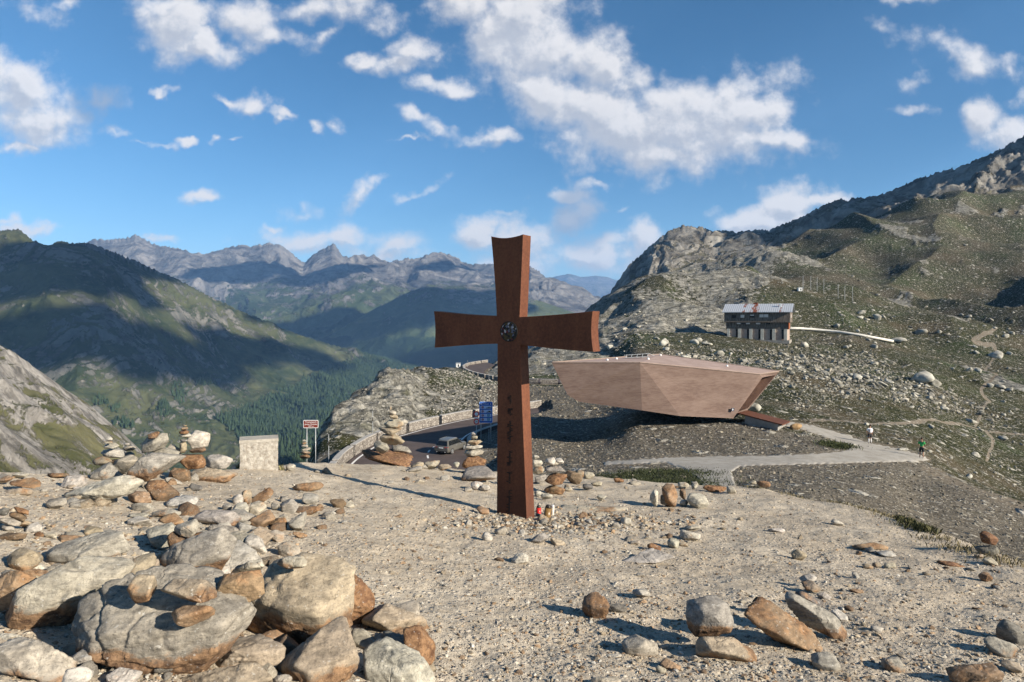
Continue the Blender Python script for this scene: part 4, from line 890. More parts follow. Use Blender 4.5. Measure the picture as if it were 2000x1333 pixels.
# ------------------------------------------------------------ exhibition building
def build_museum():
    V = {k: P3(*v) for k, v in dict(A=(1078, 709, 67.2), K=(1250, 709, 66), Rf=(1484, 732, 69.5), Rb=(1522, 726, 74), B=(1290, 693, 81), G=(1108, 771, 66.8), Lb=(1130, 785, 67.0),
         Kb=(1254, 802, 66.6), M=(1328, 813, 67.2), Bf=(1432, 817.5, 69.0), Bb=(1460, 802, 73.3), Bk=(1300, 796, 80), Lk=(1120, 770, 76)).items()}
    root = empty('exhibition_building', P3(1254, 802, 66.6)); O = root.location
    tag(root, 'long angular pinkish concrete building cantilevered over the slope right of the cross', 'building')
    S = lambda k: V[k] - O
    faces = ['A K G', 'K Kb Lb G', 'K M Kb', 'K Rf Bf M', 'A G Lb Lk', 'B A Lk Bk', 'Rb B Bk Bb', 'Lb Kb M Bf Bb Bk Lk']
    bm = bmesh.new(); vs = {k: bm.verts.new(S(k)) for k in V}
    for f in faces: bm.faces.new([vs[k] for k in f.split()])
    # roof deck, its sunlit look put into a lighter colour, and the entrance end as a frame round a deep passage
    dk = MB(); e_ = Vector((0, 0, .02)); dk.hexa([S(k) - e_ for k in 'A B Rb Rf K'.split()], [S(k) + e_ for k in 'A B Rb Rf K'.split()]); dk.build('roof_deck', noisy('sunlit toned roof deck', (0.30, 0.215, 0.18), (0.40, 0.30, 0.255), .7, .2, .02), root)
    c = (V['Rf'] + V['Rb'] + V['Bf'] + V['Bb']) / 4; inw = ((V['K'] + V['B']) / 2 - (V['Rf'] + V['Rb']) / 2).normalized(); inw.z = 0
    def ins(k, f): return V[k].lerp(c, f)
    inn = [P3(1489, 738, 69.9), P3(1515, 732.5, 73.7), P3(1460, 798, 73.0), P3(1438, 806, 69.6)]
    outn = ['Rf', 'Rb', 'Bb', 'Bf']; iv = [bm.verts.new(p - O) for p in inn]; deep = [bm.verts.new(p + inw * 6 - O) for p in inn]
    for i in range(4): bm.faces.new((vs[outn[i]], vs[outn[(i + 1) % 4]], iv[(i + 1) % 4], iv[i]))
    bmesh.ops.recalc_face_normals(bm, faces=bm.faces)
    me = bpy.data.meshes.new('shell'); 
    bm2 = bmesh.new()
    # passage lining
    a = [bm2.verts.new(p - O + inw * .02) for p in inn]; b = [bm2.verts.new(p - O + inw * 6) for p in inn]
    for i in range(4): bm2.faces.new((a[i], a[(i + 1) % 4], b[(i + 1) % 4], b[i]))
    bm2.faces.new(b)
    for v in deep: bm.verts.remove(v)
    bm.to_mesh(me); bm.free(); link('shell', me, M_pink, root)
    me = bpy.data.meshes.new('entrance_passage'); bm2.to_mesh(me); bm2.free()
    link('entrance_passage', me, noisy('brown panelled passage', (0.05, 0.026, 0.018), (0.11, 0.06, 0.042), .9, .2, .02), root)
    # thin pale rim along the roof edge
    mb = MB(); ks = ['A', 'K', 'Rf', 'Rb', 'B', 'A']
    mb.tube([S(k) + Vector((0, 0, .03)) for k in ks], .075, 4); mb.build('roof_rim', noisy('pale rim', (0.22, 0.16, 0.13), (0.29, 0.22, 0.18), 3, .1), root)
    # rack with dark panels, small vents, lightning rod, emblem plate
    rk = MB(); P = lambda x, y, Y: P3(x, y, Y) - O
    pl = MB()
    for i in range(5):
        x = 1222 + i * 10.5; rk.tube([P(x, 699.5 - i * .3, 73), P(x + 2, 693 - i * .3, 73.4)], .03, 5); rk.tube([P(x, 699.5 - i * .3, 73), P(x + 5, 699 - i * .3, 73)], .025, 5)
    rk.tube([P(1219, 694.5, 73.4), P(1268, 691, 73.4), P(1278, 696, 73.4)], .035, 5); rk.tube([P(1221, 699, 73), P(1268, 696.5, 73)], .03, 5)
    r_ = rk.build('roof_rack', M_metal, root)
    pl.hexa([P(1225, 695.2, 73.5), P(1264, 692.6, 73.5), P(1264, 696, 73.1), P(1225, 698.5, 73.1)], [P(1225, 695.8, 73.52), P(1264, 693.2, 73.52), P(1264, 696.6, 73.12), P(1225, 699.1, 73.12)]); pl.build('dark_panel', M_dark, r_)
    for (x, y, Y) in ((1186, 704, 70), (1266, 702, 71), (1420, 716, 73), (1204, 701.5, 72), (1290, 694.5, 79)):
        MB().tube([P(x, y, Y) + Vector((0, 0, -.05)), P(x, y, Y) + Vector((0, 0, .14))], .16, 8, r2=.10).build('roof_vent', M_white, root)
    MB().tube([P(1421, 716, 73), P(1421, 697, 73)], .02, 5).build('lightning_rod', M_metal, root)
    n = (V['Rf'] - V['K']).cross(V['M'] - V['K']).normalized(); n = n if n.y < 0 else -n
    e = P(1427.5, 799.5, 69.0); e += n * .04; tx = (V['Rf'] - V['K']).normalized(); tz = n.cross(tx); tz = tz if tz.z > 0 else -tz
    def pt(u, w, k): return e + tx * u + tz * w + n * k
    # find depth of the wall at the plate
    d = (V['K'] - O - e).dot(n); e += n * (d + .03)
    mb = MB(); mb.hexa([pt(*q, 0) for q in ((-.16, -.16), (.16, -.16), (.16, .16), (-.16, .16))], [pt(*q, .03) for q in ((-.16, -.16), (.16, -.16), (.16, .16), (-.16, .16))]); pz = mb.build('emblem_plate', flatm('dark blue plate', (0.012, 0.02, 0.05)), root)
    mb = MB(); sh = [(-.03, -.10), (0, -.13), (.03, -.10), (.03, -.02), (.09, .09), (.02, .06), (0, .1), (-.02, .06), (-.09, .09), (-.03, -.02)]
    mb.hexa([pt(*q, .032) for q in sh], [pt(*q, .037) for q in sh]); mb.build('emblem', M_white, pz)
    # walkway
    w0, w1, w2, w3 = P3(1441, 806.5, 69.2), P3(1460, 801.5, 72.3), P3(1543, 823, 68.2), P3(1528, 829.5, 65.3)
    root2 = empty('walkway', w0); tag(root2, 'rusty steel walkway sloping down from the building entrance to the footpath', 'walkway'); o = root2.location
    up = Vector((0, 0, .12)); MB().hexa([w - o for w in (w0, w1, w2, w3)], [w - o - up for w in (w0, w1, w2, w3)]).build('deck', M_rust, root2)
    q = [w0.lerp(w3, .18) - up * 1.02, w1.lerp(w2, .18) - up * 1.02, w2.lerp(w1, .08) - up * 1.02, w3.lerp(w0, .08) - up * 1.02]
    q = [q[0], q[1], q[2], q[3]]; MB().hexa([x - o + Vector((0, .1, 0)) for x in q], [x - o + Vector((0, .3, -.9)) for x in q]).build('abutment', noisy('grey concrete', (.22, .21, .19), (.33, .31, .28), 2, .2), root2)
build_museum()

# ------------------------------------------------------------ the old timber and stone house
def build_house():
    Y = 200.0; s = Y / F; b = R(26); base = P3(1478, 664, Y)
    root = empty('mountain_house', base, -b); tag(root, 'derelict timber house on pale stone piers under a rust-streaked metal roof', 'house')
    W = 18.2; D = 9.5; x0, x1 = -W / 2, W / 2
    def m_tim(t):
        tc = t.n.new('ShaderNodeTexCoord').outputs['Object']
        w = t.n.new('ShaderNodeTexWave'); w.wave_type = 'BANDS'; w.bands_direction = 'X'; t.put(w.inputs[0], tc); w.inputs['Scale'].default_value = 1.1; w.inputs['Distortion'].default_value = .6
        a = t.noise(t.mapping(tc, scale=(4, 1, .4)), 1.4, 6, .7)
        c = t.mix(t.rng(a, .38, .66), (0.07, 0.055, 0.044), (0.27, 0.225, 0.185)); return t.mix(t.rng(w.outputs[0 if False else 1], .0, .18, 1, 0), c, (0.02, 0.018, 0.015)), t.bump(w.outputs[1], .5, .05)
    timber = mat('weathered boards', m_tim, .9); 
    def m_roof(t):
        tc = t.n.new('ShaderNodeTexCoord').outputs['Object']
        w = t.n.new('ShaderNodeTexWave'); w.bands_direction = 'X'; t.put(w.inputs[0], tc); w.inputs['Scale'].default_value = .55
        a = t.noise(t.mapping(tc, scale=(1.6, .35, .35)), .7, 6, .65); x = t.sep(tc)[0]
        pk = t.m('MAXIMUM', t.rng(t.m('ABSOLUTE', t.m('ADD', x, .6)), 2.4, .2), t.m('MULTIPLY', t.rng(t.m('ABSOLUTE', t.m('SUBTRACT', x, 6.6)), 1.6, .2), .7)); pk = t.m('MAXIMUM', pk, t.m('MULTIPLY', t.rng(t.m('ABSOLUTE', t.m('ADD', x, 3.6)), 1.6, .2), .6))
        r = t.rng(t.m('ADD', a, t.m('MULTIPLY', pk, .28)), .68, .78)
        c = t.mix(t.rng(w.outputs[1], .05, .3), (0.30, 0.32, 0.34), (0.50, 0.52, 0.55)); return t.mix(r, c, (0.24, 0.075, 0.035)), t.bump(w.outputs[1], .3, .05)
    roofm = mat('rusting sheet metal', m_roof, .5, metal=.2)
    plast = noisy('pink rendered panel', (0.30, 0.22, 0.18), (0.40, 0.31, 0.26), 1.2, .3, .02); pale = noisy('pale pilaster', (0.42, 0.39, 0.33), (0.54, 0.51, 0.44), 1.5, .3, .02)
    shut = flatm('pale shutter', (0.62, 0.55, 0.50)); orange = flatm('orange door', (0.38, 0.10, 0.03))
    # ground floor: core wall with panels, dark openings and pilasters
    g = MB().box((0, D / 2 + .5, 1.55), (W - 1.6, D - 1.0, 3.3)).build('ground_floor', plast, root)
    u = (W - 1.2) / 27.0; x = x0 + .6
    lay = [('w', 1.2)] + [('p', 2.6), ('d', 1.0), ('w', 1.35)] * 5; tot = sum(q[1] for q in lay); sc = (W - 1.6) / tot; x = x0 + .8
    for k, wd in lay:
        wd *= sc
        if k == 'd': MB().box((x + wd / 2, .02 + .98 / 2 - .1, 1.65), (wd, .8, 2.7)).build('opening', M_dark, root)
        if k == 'p': MB().box((x + wd / 2, .52, 1.5), (wd, .9, 3.3)).build('wall_panel', plast, root)
        if k == 'w': MB().box((x + wd / 2, .12, 1.5), (wd, 1.1, 3.4)).build('pilaster', pale, root)
        x += wd
    MB().box((0, D / 2 - .3, -.55), (W - .4, D + .4, 1.0)).build('footing', noisy('footing stone', (.22, .2, .17), (.33, .3, .26), 1.2, .5, .05), root)
    lf = MB().box((0, D / 2 - .15, 4.15), (W - 1.0, D - .3, 1.9)).build('lower_storey', timber, root)
    us = MB().box((0, D / 2 - .35, 6.65), (W, D + .7, 3.1)).build('upper_storey', timber, root)
    def win(x, z, w, h, m, par, y): 
        f = MB().box((x, y - .03, z), (w, .1, h)).build('window', m, par); return f
    for x, w, m in ((-6.3, 1.0, M_dark), (-3.9, 1.05, shut), (-1.2, 1.1, M_dark), (1.4, 1.1, shut), (2.65, 1.15, shut)): win(x, 6.95 + .02 * x, w, .85, m, us, -.72)
    MB().box((-1.2, -.86, 7.2), (1.05, .06, .3)).build('shutter', shut, us)
    for x, w, m in ((-5.0, 1.0, shut), (-3.7, .9, M_dark), (-2.4, 1.1, shut), (.4, 1.2, shut), (3.2, 1.1, M_dark)): win(x, 4.75, w, .42, m, lf, -.32)
    for yy in (2.2, 5.2): MB().box((x1 + .03, yy, 6.9), (.1, .9, .9)).build('window', shut, us)
    MB().box((x1 - .42, 2.2, 4.1), (.12, 2.6, 1.7)).build('door', orange, lf)
    for xx in (x0 + .6, x1 - .4): MB().box((xx, -.1, 4.1), (.25, .25, 2.0)).build('corner_post', orange if xx > 0 else timber, root)
    # gable roof: ridge along the length
    e = .8; zr, ze = 10.6, 8.15; yf, yb = -1.3, D + .9; ym = (yf + yb) / 2; a0, a1 = x0 - .5, x1 + .7
    mb = MB(); mb.hexa([(a0, yf, ze), (a0, ym, zr), (a0, yb, ze), (a0, yb, ze - .16), (a0, ym, zr - .18), (a0, yf, ze - .16)], [(a1, yf, ze), (a1, ym, zr), (a1, yb, ze), (a1, yb, ze - .16), (a1, ym, zr - .18), (a1, yf, ze - .16)])
    rf = mb.build('roof', roofm, root)
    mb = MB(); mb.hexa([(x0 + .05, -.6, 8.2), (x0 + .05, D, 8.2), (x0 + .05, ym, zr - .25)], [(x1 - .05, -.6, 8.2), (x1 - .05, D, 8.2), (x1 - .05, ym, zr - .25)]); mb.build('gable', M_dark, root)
    MB().box((-.8, ym, zr + .1), (1.2, .7, .5)).build('chimney', flatm('rust chimney', (.2, .06, .03)), rf)
    MB().box((6.2, ym - 2.2, zr - .6), (.5, .5, 1.3)).build('chimney', M_white, rf)
build_house()

# ------------------------------------------------------------ smaller fixtures on the hillside
def build_fixtures():
    pts = [terr_hit(x, y, 120, 300) for x, y in ((1540, 646), (1562, 646), (1600, 649), (1640, 653), (1680, 659), (1712, 665), (1744, 671))]
    o = MB().tube([p + Vector((0, 0, .7)) for p in pts], .42, 8).build('pipeline', noisy('pale concrete', (0.55, 0.52, 0.46), (0.66, 0.63, 0.57), 1, .1)); tag(o, 'long pale concrete conduit running right from the timber house down the slope', 'pipe')
    first = None
    for (x, yt, yb) in ((1568.6, 543, 567), (1583.5, 543, 567), (1596, 546, 569), (1609, 557, 573), (1637, 562, 584), (1650, 564, 588), (1665, 564, 589)):
        p = terr_hit(x, yb, 220, 480)
        if first is None:
            r = empty('cable_post'); MB().tube([(0, 0, -.6), (0, 0, 5.8)], .07, 6).build('pole', M_metal, r); MB().box((.3, 0, 5.8), (.5, .08, .08)).build('cross_arm', M_metal, r); first = r
        else:
            r = first.copy(); col.objects.link(r)
            for c in first.children: q = c.copy(); col.objects.link(q); q.parent = r
        r.location = p; tag(r, 'thin pale steel post, one of a line on the slope above the timber house', 'post', 'line of thin posts above the timber house')
    def hut(x, y, w, h, y0, y1, label):
        p = terr_hit(x, y, y0, y1); r = empty('small_hut', p); tag(r, label, 'hut'); s = p.y / F; w *= s; h *= s
        MB().box((0, 0, h * .42), (w, w, h * .9)).build('wall', M_white, r); MB().box((0, 0, h * .93), (w * 1.2, w * 1.2, h * .12)).build('roof', M_metal, r); MB().box((w * .1, -w * .51, h * .4), (w * .3, .05, h * .5)).build('door', M_dark, r)
    hut(1562, 569, 7, 7, 220, 480, 'tiny white hut beside the leftmost cable post above the timber house')
    hut(895, 718, 8, 9, 150, 230, 'small white kiosk on the skyline at the far hairpin bend')
    sm = None; mred = noisy('dark pole band', (0.03, 0.025, 0.02), (0.06, 0.05, 0.04), 5)
    spots = [(728, 848, 45, 76, 'tall thin snow pole in front of the leaning rock slab'), (863, 823, 48, 93, 'tall thin snow pole above the parapet right of the big cairn'), (966, 811, 34, 98, 'pale snow pole beside the blue board'),
             (642, 897, 48, 64, 'snow pole at the left foot of the rock slab'), (913, 716, 12, 190, 'small snow pole beside the white kiosk'), (955, 738, 18, 150, 'dark banded snow pole inside the hairpin'), (1086, 748, 20, 146, 'banded snow pole at the left tip of the concrete building')]
    for (x, y, h, Y, lab) in spots:
        s = Y / F; H = h * s; r = empty('snow_pole', P3(x, y, Y)); tag(r, lab, 'pole', 'snow poles along the road')
        MB().tube([(0, 0, -.8), (0, 0, H)], .035, 6).build('pole', M_metal, r)
        MB().tube([(0, 0, H * .55), (0, 0, H * .72)], .042, 6).build('reflector_band', mred, r)
    # two rows of stepping rail posts beside the road behind the car
    for (x, y) in ((955, 866),):
        r = empty('marker_post', P3(x, y, 78)); tag(r, 'short slim marker post in the shade right of the blue board', 'post'); MB().tube([(0, 0, -.6), (0, 0, 1.6)], .035, 6).build('pole', M_metal, r)
build_fixtures()

# ------------------------------------------------------------ people
def skin_obj(name, nodes, links, m, parent, sub=2, root=0):
    me = bpy.data.meshes.new(name); me.from_pydata([n[0] for n in nodes], links, []); o = link(name, me, m, parent)
    sk = o.modifiers.new('skin', 'SKIN'); sk.use_smooth_shade = True; sv = me.skin_vertices[0].data
    for i, n in enumerate(nodes): r = n[1]; sv[i].radius = r if isinstance(r, tuple) else (r, r); sv[i].use_root = (i == root)
    o.modifiers.new('sub', 'SUBSURF').levels = sub; o.modifiers['sub'].render_levels = sub
    return o
def person(loc, rz, label, shirt, shorts, hair, legc, shoe, arms, head, pack=None):
    root = empty('person', loc, rz); tag(root, label, 'person')
    sk = flatm('skin', (0.36, 0.20, 0.13)); hx, hy = head
    N = [((0, 0, .95), (.15, .11)), ((0, 0, 1.15), (.13, .10)), ((0, 0.01, 1.36), (.17, .11)), ((0, 0, 1.47), (.06, .06)), ((hx * .4, .01 + hy * .4, 1.55), (.055, .06)), ((hx, hy, 1.64), (.078, .095)), ((hx, hy, 1.72), (.06, .08)), ((hx, hy + .10, 1.635), (.018, .02))]
    Lk = [(0, 1), (1, 2), (2, 3), (3, 4), (4, 5), (5, 6), (5, 7)]
    for sx in (-1, 1):
        b = len(N); N += [((sx * .10, 0, .88), .09), ((sx * .11, .02, .50), .058), ((sx * .12, -.01, .30), .055), ((sx * .13, -.02, .08), .036), ((sx * .14, .10, .03), (.035, .025))]
        Lk += [(0, b), (b, b + 1), (b + 1, b + 2), (b + 2, b + 3), (b + 3, b + 4)]
        e, h = arms[0 if sx < 0 else 1]; b = len(N)
        N += [((sx * .19, 0, 1.38), .058), (e, .042), (h, .028), ((h[0] + (h[0] - e[0]) * .28, h[1] + (h[1] - e[1]) * .28, h[2] + (h[2] - e[2]) * .28), (.035, .016))]
        Lk += [(2, b), (b, b + 1), (b + 1, b + 2), (b + 2, b + 3)]
        for f in range(4):
            b2 = len(N); d = Vector(N[b + 3][0]) - Vector(N[b + 2][0]); d.normalize(); p = Vector(N[b + 3][0]) + d * (.035 + .006 * (f in (1, 2))) + Vector(((f - 1.5) * .014, 0, 0)); N.append((tuple(p), .008)); Lk.append((b + 3, b2))
        b2 = len(N); p = Vector(N[b + 2][0]).lerp(Vector(N[b + 3][0]), .6) + Vector((-sx * .035, .015, 0)); N.append((tuple(p), .009)); Lk.append((b + 2, b2))
    skin_obj('body', N, Lk, sk, root, 1)
    # clothes follow the limbs
    Ns = [((0, 0, .93), (.165, .125)), ((0, 0, 1.15), (.15, .125)), ((0, 0.01, 1.37), (.19, .13)), ((0, 0, 1.45), (.09, .075))]; Ls = [(0, 1), (1, 2), (2, 3)]
    for i, sx in enumerate((-1, 1)):
        e = Vector(arms[i][0]); s0 = Vector((sx * .19, 0, 1.38)); b = len(Ns); Ns += [(tuple(s0), .078), (tuple(s0.lerp(e, .8)), .064)]; Ls += [(2, b), (b, b + 1)]
    skin_obj('shirt', Ns, Ls, flatm('shirt cloth', shirt, .9), root, 2)
    Np = [((0, 0, 1.0), (.165, .13)), ((0, 0, .90), (.17, .135))]; Lp = [(0, 1)]
    for sx in (-1, 1): b = len(Np); Np += [((sx * .10, 0, .82), .105), ((sx * .115, .01, .52), .095)]; Lp += [(1, b), (b, b + 1)]
    skin_obj('shorts', Np, Lp, flatm('shorts cloth', shorts, .9), root, 2)
    if legc:
        for sx in (-1, 1): skin_obj('lower_leg', [((sx * .115, .01, .48), .066), ((sx * .12, -.01, .30), .063), ((sx * .13, -.02, .07), .042)], [(0, 1), (1, 2)], flatm('lower_leg', legc, .9), root, 2)  # tube in its own colour over each lower leg
    for sx in (-1, 1): skin_obj('shoe', [((sx * .13, -.05, .045), (.048, .045)), ((sx * .14, .05, .035), (.05, .035)), ((sx * .145, .15, .028), (.04, .026))], [(0, 1), (1, 2)], flatm('shoe', shoe, .8), root, 2)
    V, Fc = ico(2); V = V.copy(); V[:, 1] = np.where(V[:, 1] > 0, V[:, 1] * .55, V[:, 1]); V = V * np.array((.092, .108, .10)) + np.array((hx, hy - .012, 1.70)); link('hair', npmesh('hair', V, Fc), flatm('hair', hair, .8), root)
    if pack: MB().box((0, -.17, 1.24), (.30, .14, .40), bevel=.05).build('backpack', flatm('backpack cloth', pack, .9), root)
    return root
def place_people():
    p = terr_hit(1699, 867, 40, 75); p.z += .03
    person(p, R(6), 'person in white top, dark shorts, with white lower legs, standing on the path, back turned', (0.72, 0.71, 0.72), (0.035, 0.032, 0.032), (0.06, 0.03, 0.02), (0.70, 0.68, 0.66), (0.02, 0.02, 0.02),
           (((-.36, -.04, 1.14), (-.26, .02, .93)), ((.27, -.02, 1.12), (.28, .05, .88))), (0, .0), pack=(0.75, 0.74, 0.76))
    p = terr_hit(1800, 896, 40, 75); p.z += .03
    person(p, R(-42), 'person in green t-shirt and black shorts looking down at their hands at the path edge', (0.045, 0.36, 0.10), (0.02, 0.022, 0.024), (0.04, 0.022, 0.016), None, (0.62, 0.62, 0.60),
           (((-.25, .07, 1.13), (-.07, .30, 1.16)), ((.25, .07, 1.13), (.07, .30, 1.16))), (0, .055))
place_people()
# ------------------------------------------------------------ stones
def m_rock(t):
    tc0 = t.n.new('ShaderNodeTexCoord').outputs['Object']; oi = t.n.new('ShaderNodeObjectInfo')
    tc = t.v('ADD', tc0, t.v('SCALE', t.comb(oi.outputs['Random'], oi.outputs['Random'], oi.outputs['Random']), scale=37.0))
    rust = oi.outputs['Alpha']
    big = t.noise(tc, 5.5, 5, .6); mid = t.noise(tc, 22, 6, .68); fine = t.noise(tc, 95, 5, .72)
    lay = t.noise(t.mapping(tc, rot=(.5, .35, 0), scale=(1, 1.3, 4)), 8, 8, .70, .9)
    k = t.m('ADD', t.m('MULTIPLY', lay, .55), t.m('MULTIPLY', mid, .45))
    base = t.v('MULTIPLY', oi.outputs['Color'], t.mix(t.rng(k, .32, .68), (.42, .41, .40), (1.25, 1.22, 1.17)))
    warm = t.mix(t.rng(mid, .35, .65), (0.085, 0.042, 0.022), (0.30, 0.175, 0.09))
    s = t.sep(tc0); low = t.attr('stain', 'OBJECT')[2]
    rm = t.m('ADD', t.m('ADD', t.m('MULTIPLY', big, .85), t.m('MULTIPLY', lay, .35)), t.m('MULTIPLY', rust, .55))
    rm = t.m('ADD', rm, t.m('MULTIPLY', low, t.m('MINIMUM', t.m('MAXIMUM', t.m('MULTIPLY_ADD', s[2], -3.6, .06), -.30), .42)))
    ck = t.rng(t.voro(t.v('ADD', tc, t.v('SCALE', t.noise(tc, 6, 3, .6, color=True), scale=.22)), 5.0, 'DISTANCE_TO_EDGE', 0), .0, .035)
    base = t.mix(t.m('MULTIPLY', t.rng(rm, .74, .88), .88), base, warm)
    base = t.mix(t.m('MULTIPLY', t.m('MULTIPLY', t.m('SUBTRACT', 1.0, ck), .5), t.rng(big, .54, .64)), base, (.06, .045, .035))
    base = t.mix(t.m('MULTIPLY', t.rng(fine, .53, .66), .62), base, t.v('SCALE', base, scale=.30))
    base = t.mix(t.m('MULTIPLY', t.rng(t.noise(tc, 48, 4, .7), .60, .70), .5), base, (.56, .55, .51))
    h = t.m('ADD', t.m('ADD', t.m('MULTIPLY', lay, .5), t.m('MULTIPLY', mid, .7)), t.m('MULTIPLY', fine, .3))
    h = t.m('ADD', h, t.m('MULTIPLY', ck, t.m('MULTIPLY', t.rng(big, .54, .64), .3)))
    return base, t.bump(h, .85, .011)
M_rock = mat('gneiss', m_rock, 0.88, spec=0.2)
COL = dict(g=(.315, .295, .26), w=(.45, .425, .375), t=(.35, .295, .22), o=(.32, .225, .145), b=(.20, .145, .10), r=(.23, .125, .075), d=(.17, .162, .148), p=(.40, .365, .30))
RUST = dict(g=.08, w=.04, t=.20, o=.34, b=.30, r=.52, d=.06, p=.14)
def hull(p):
    p = sorted(set(p)); 
    def half(q):
        o = []
        for a in q:
            while len(o) > 1 and (o[-1][0]-o[-2][0])*(a[1]-o[-2][1]) - (o[-1][1]-o[-2][1])*(a[0]-o[-2][0]) <= 0: o.pop()
            o.append(a)
        return o
    a = half(p); b = half(p[::-1]); return a[:-1] + b[:-1]
def rock_verts(poly, depth, seed, sub, rough=1.0, sharp=70, radial=False, cuts=None, grooves=None):
    """closed stone: silhouette polygon (x,z) about the origin, given depth; facets cut by planes"""
    rs = np.random.RandomState(seed); D, Fc = ico(sub); size = max(abs(a) for q in poly for a in q)
    if radial:
        an = np.array([math.atan2(z, x) for x, z in poly]); rr = np.array([math.hypot(x, z) for x, z in poly]); o = np.argsort(an); an = an[o]; rr = rr[o]
        th = np.arctan2(D[:, 2], D[:, 0]); Rr = np.interp(th, np.r_[an[-1] - 2*math.pi, an, an[0] + 2*math.pi], np.r_[rr[-1], rr, rr[0]])
        c = np.hypot(D[:, 0], D[:, 2]); P = np.stack([np.cos(th) * Rr * c ** .6, np.sign(D[:, 1]) * np.abs(D[:, 1]) ** .8 * depth / 2, np.sin(th) * Rr * c ** .6], -1)
    else:
        H = hull(poly); N = []; C = []
        for i in range(len(H)):
            a = H[i]; b = H[(i + 1) % len(H)]; e = (b[0] - a[0], b[1] - a[1]); L = math.hypot(*e)
            if L < 1e-6: continue
            n = (e[1] / L, -e[0] / L); c2 = max(n[0] * a[0] + n[1] * a[1], size * .15)
            for sg in ((-1,), (1,), (-1, 1))[rs.randint(3)] if i else (-1, 1):
                tl = R(rs.uniform(4, 46)); N.append((n[0] * math.cos(tl), sg * math.sin(tl), n[1] * math.cos(tl))); C.append(c2 * 1.01 * math.cos(tl) * (1 + (0.10 if tl > .4 else 0)))
        for sg in (-1, 1):
            for k in range(2):
                n = Vector((rs.normal(0, .55), sg, rs.normal(.2 if sg < 0 else 0, .5))).normalized(); N.append(tuple(n)); C.append(depth / 2 * (1.0 + .12 * k))
        if cuts is None: cuts = [(rs.normal(0, .22), -rs.uniform(.25, .6), 1, rs.uniform(.62, .80)), (rs.normal(0, .3), -1, -rs.uniform(.1, .6), rs.uniform(.64, .85))]
        for cx_, cy_, cz_, fr in cuts:
            n = Vector((cx_, cy_, cz_)).normalized(); ext = max(n.x * x + n.z * z for x, z in H) + abs(n.y) * depth / 2; N.append(tuple(n)); C.append(ext * fr)
        for k in range(3):
            n = Vector(rs.normal(size=3)).normalized(); 
            ext = max(n.x * x + n.z * z for x, z in H) + abs(n.y) * depth / 2; N.append(tuple(n)); C.append(ext * (rs.uniform(.66, .84) if k < 3 else rs.uniform(.76, .92)))
        N = np.array(N); C = np.array(C)
        q = np.clip(D @ N.T, 1e-3, None) / C[None]; mx = q.max(1, keepdims=True); r = 1 / (mx[:, 0] * ((q / mx) ** sharp).sum(1) ** (1 / sharp)); P = D * r[:, None]
    o = rs.uniform(0, 50, 3); s = size
    Nn = P / (np.linalg.norm(P, axis=1)[:, None] + 1e-9)
    a = fbm(P[:, 0] / s * 1.4 + o[0], P[:, 1] / s * 1.4 + o[1], P[:, 2] / s * 1.4 + o[2], 4, gain=.52)
    ax = rs.normal(size=3) * np.array((.5, .5, 1.4)); ax /= np.linalg.norm(ax)
    l = (P @ ax) / s * 5 + a * .8; st = np.abs((l % 1) - .5) * 2
    rd = 1 - np.abs(pn(P[:, 0] / s * 2.1 + o[1], P[:, 1] / s * 2.1 + o[2], P[:, 2] / s * 2.1)) * 2
    disp = s * rough * (.020 * a + .040 * (np.clip(st * 1.6, 0, 1) - .5) * np.clip(.5 + a, 0, 1) - .05 * np.clip(rd - .72, 0, 1) * 3)
    if sub >= 4: disp = disp + s * rough * .016 * fbm(P[:, 0] / s * 11 + o[0], P[:, 1] / s * 11, P[:, 2] / s * 11, 3, gain=.6)
    for gx, gz, go_, gd, gw in (grooves or ()):
        w_ = P[:, 0] * gx + P[:, 2] * gz - go_ * s + .05 * s * pn(P[:, 0] / s * 4, P[:, 2] / s * 4, 3.3); disp = disp - gd * s * np.exp(-(w_ / (gw * s)) ** 2)
    P = P + Nn * disp[:, None]
    for ax_, q_ in ((0, [p[0] for p in poly]), (2, [p[1] for p in poly])):      # keep the stone's full outline
        lo, hi = P[:, ax_].min(), P[:, ax_].max(); P[:, ax_] = (P[:, ax_] - lo) / (hi - lo) * (max(q_) - min(q_)) * 1.05 + min(q_) - .025 * (max(q_) - min(q_))
    return P, Fc
def auto_poly(w, h, tilt, rs):
    n = rs.randint(5, 9); a0 = rs.uniform(0, 6.28); ct, stt = math.cos(R(tilt)), math.sin(R(tilt)); out = []
    for i in range(n):
        a = a0 + 2 * math.pi * (i + rs.uniform(-.28, .28)) / n; k = 1 / (abs(math.cos(a)) ** 2.6 + abs(math.sin(a)) ** 2.6) ** (1 / 2.6) * rs.uniform(.86, 1.10)
        x, z = w / 2 * math.cos(a) * k, h / 2 * math.sin(a) * k; out.append((x * ct - z * stt, x * stt + z * ct))
    return out
_rk = [0]
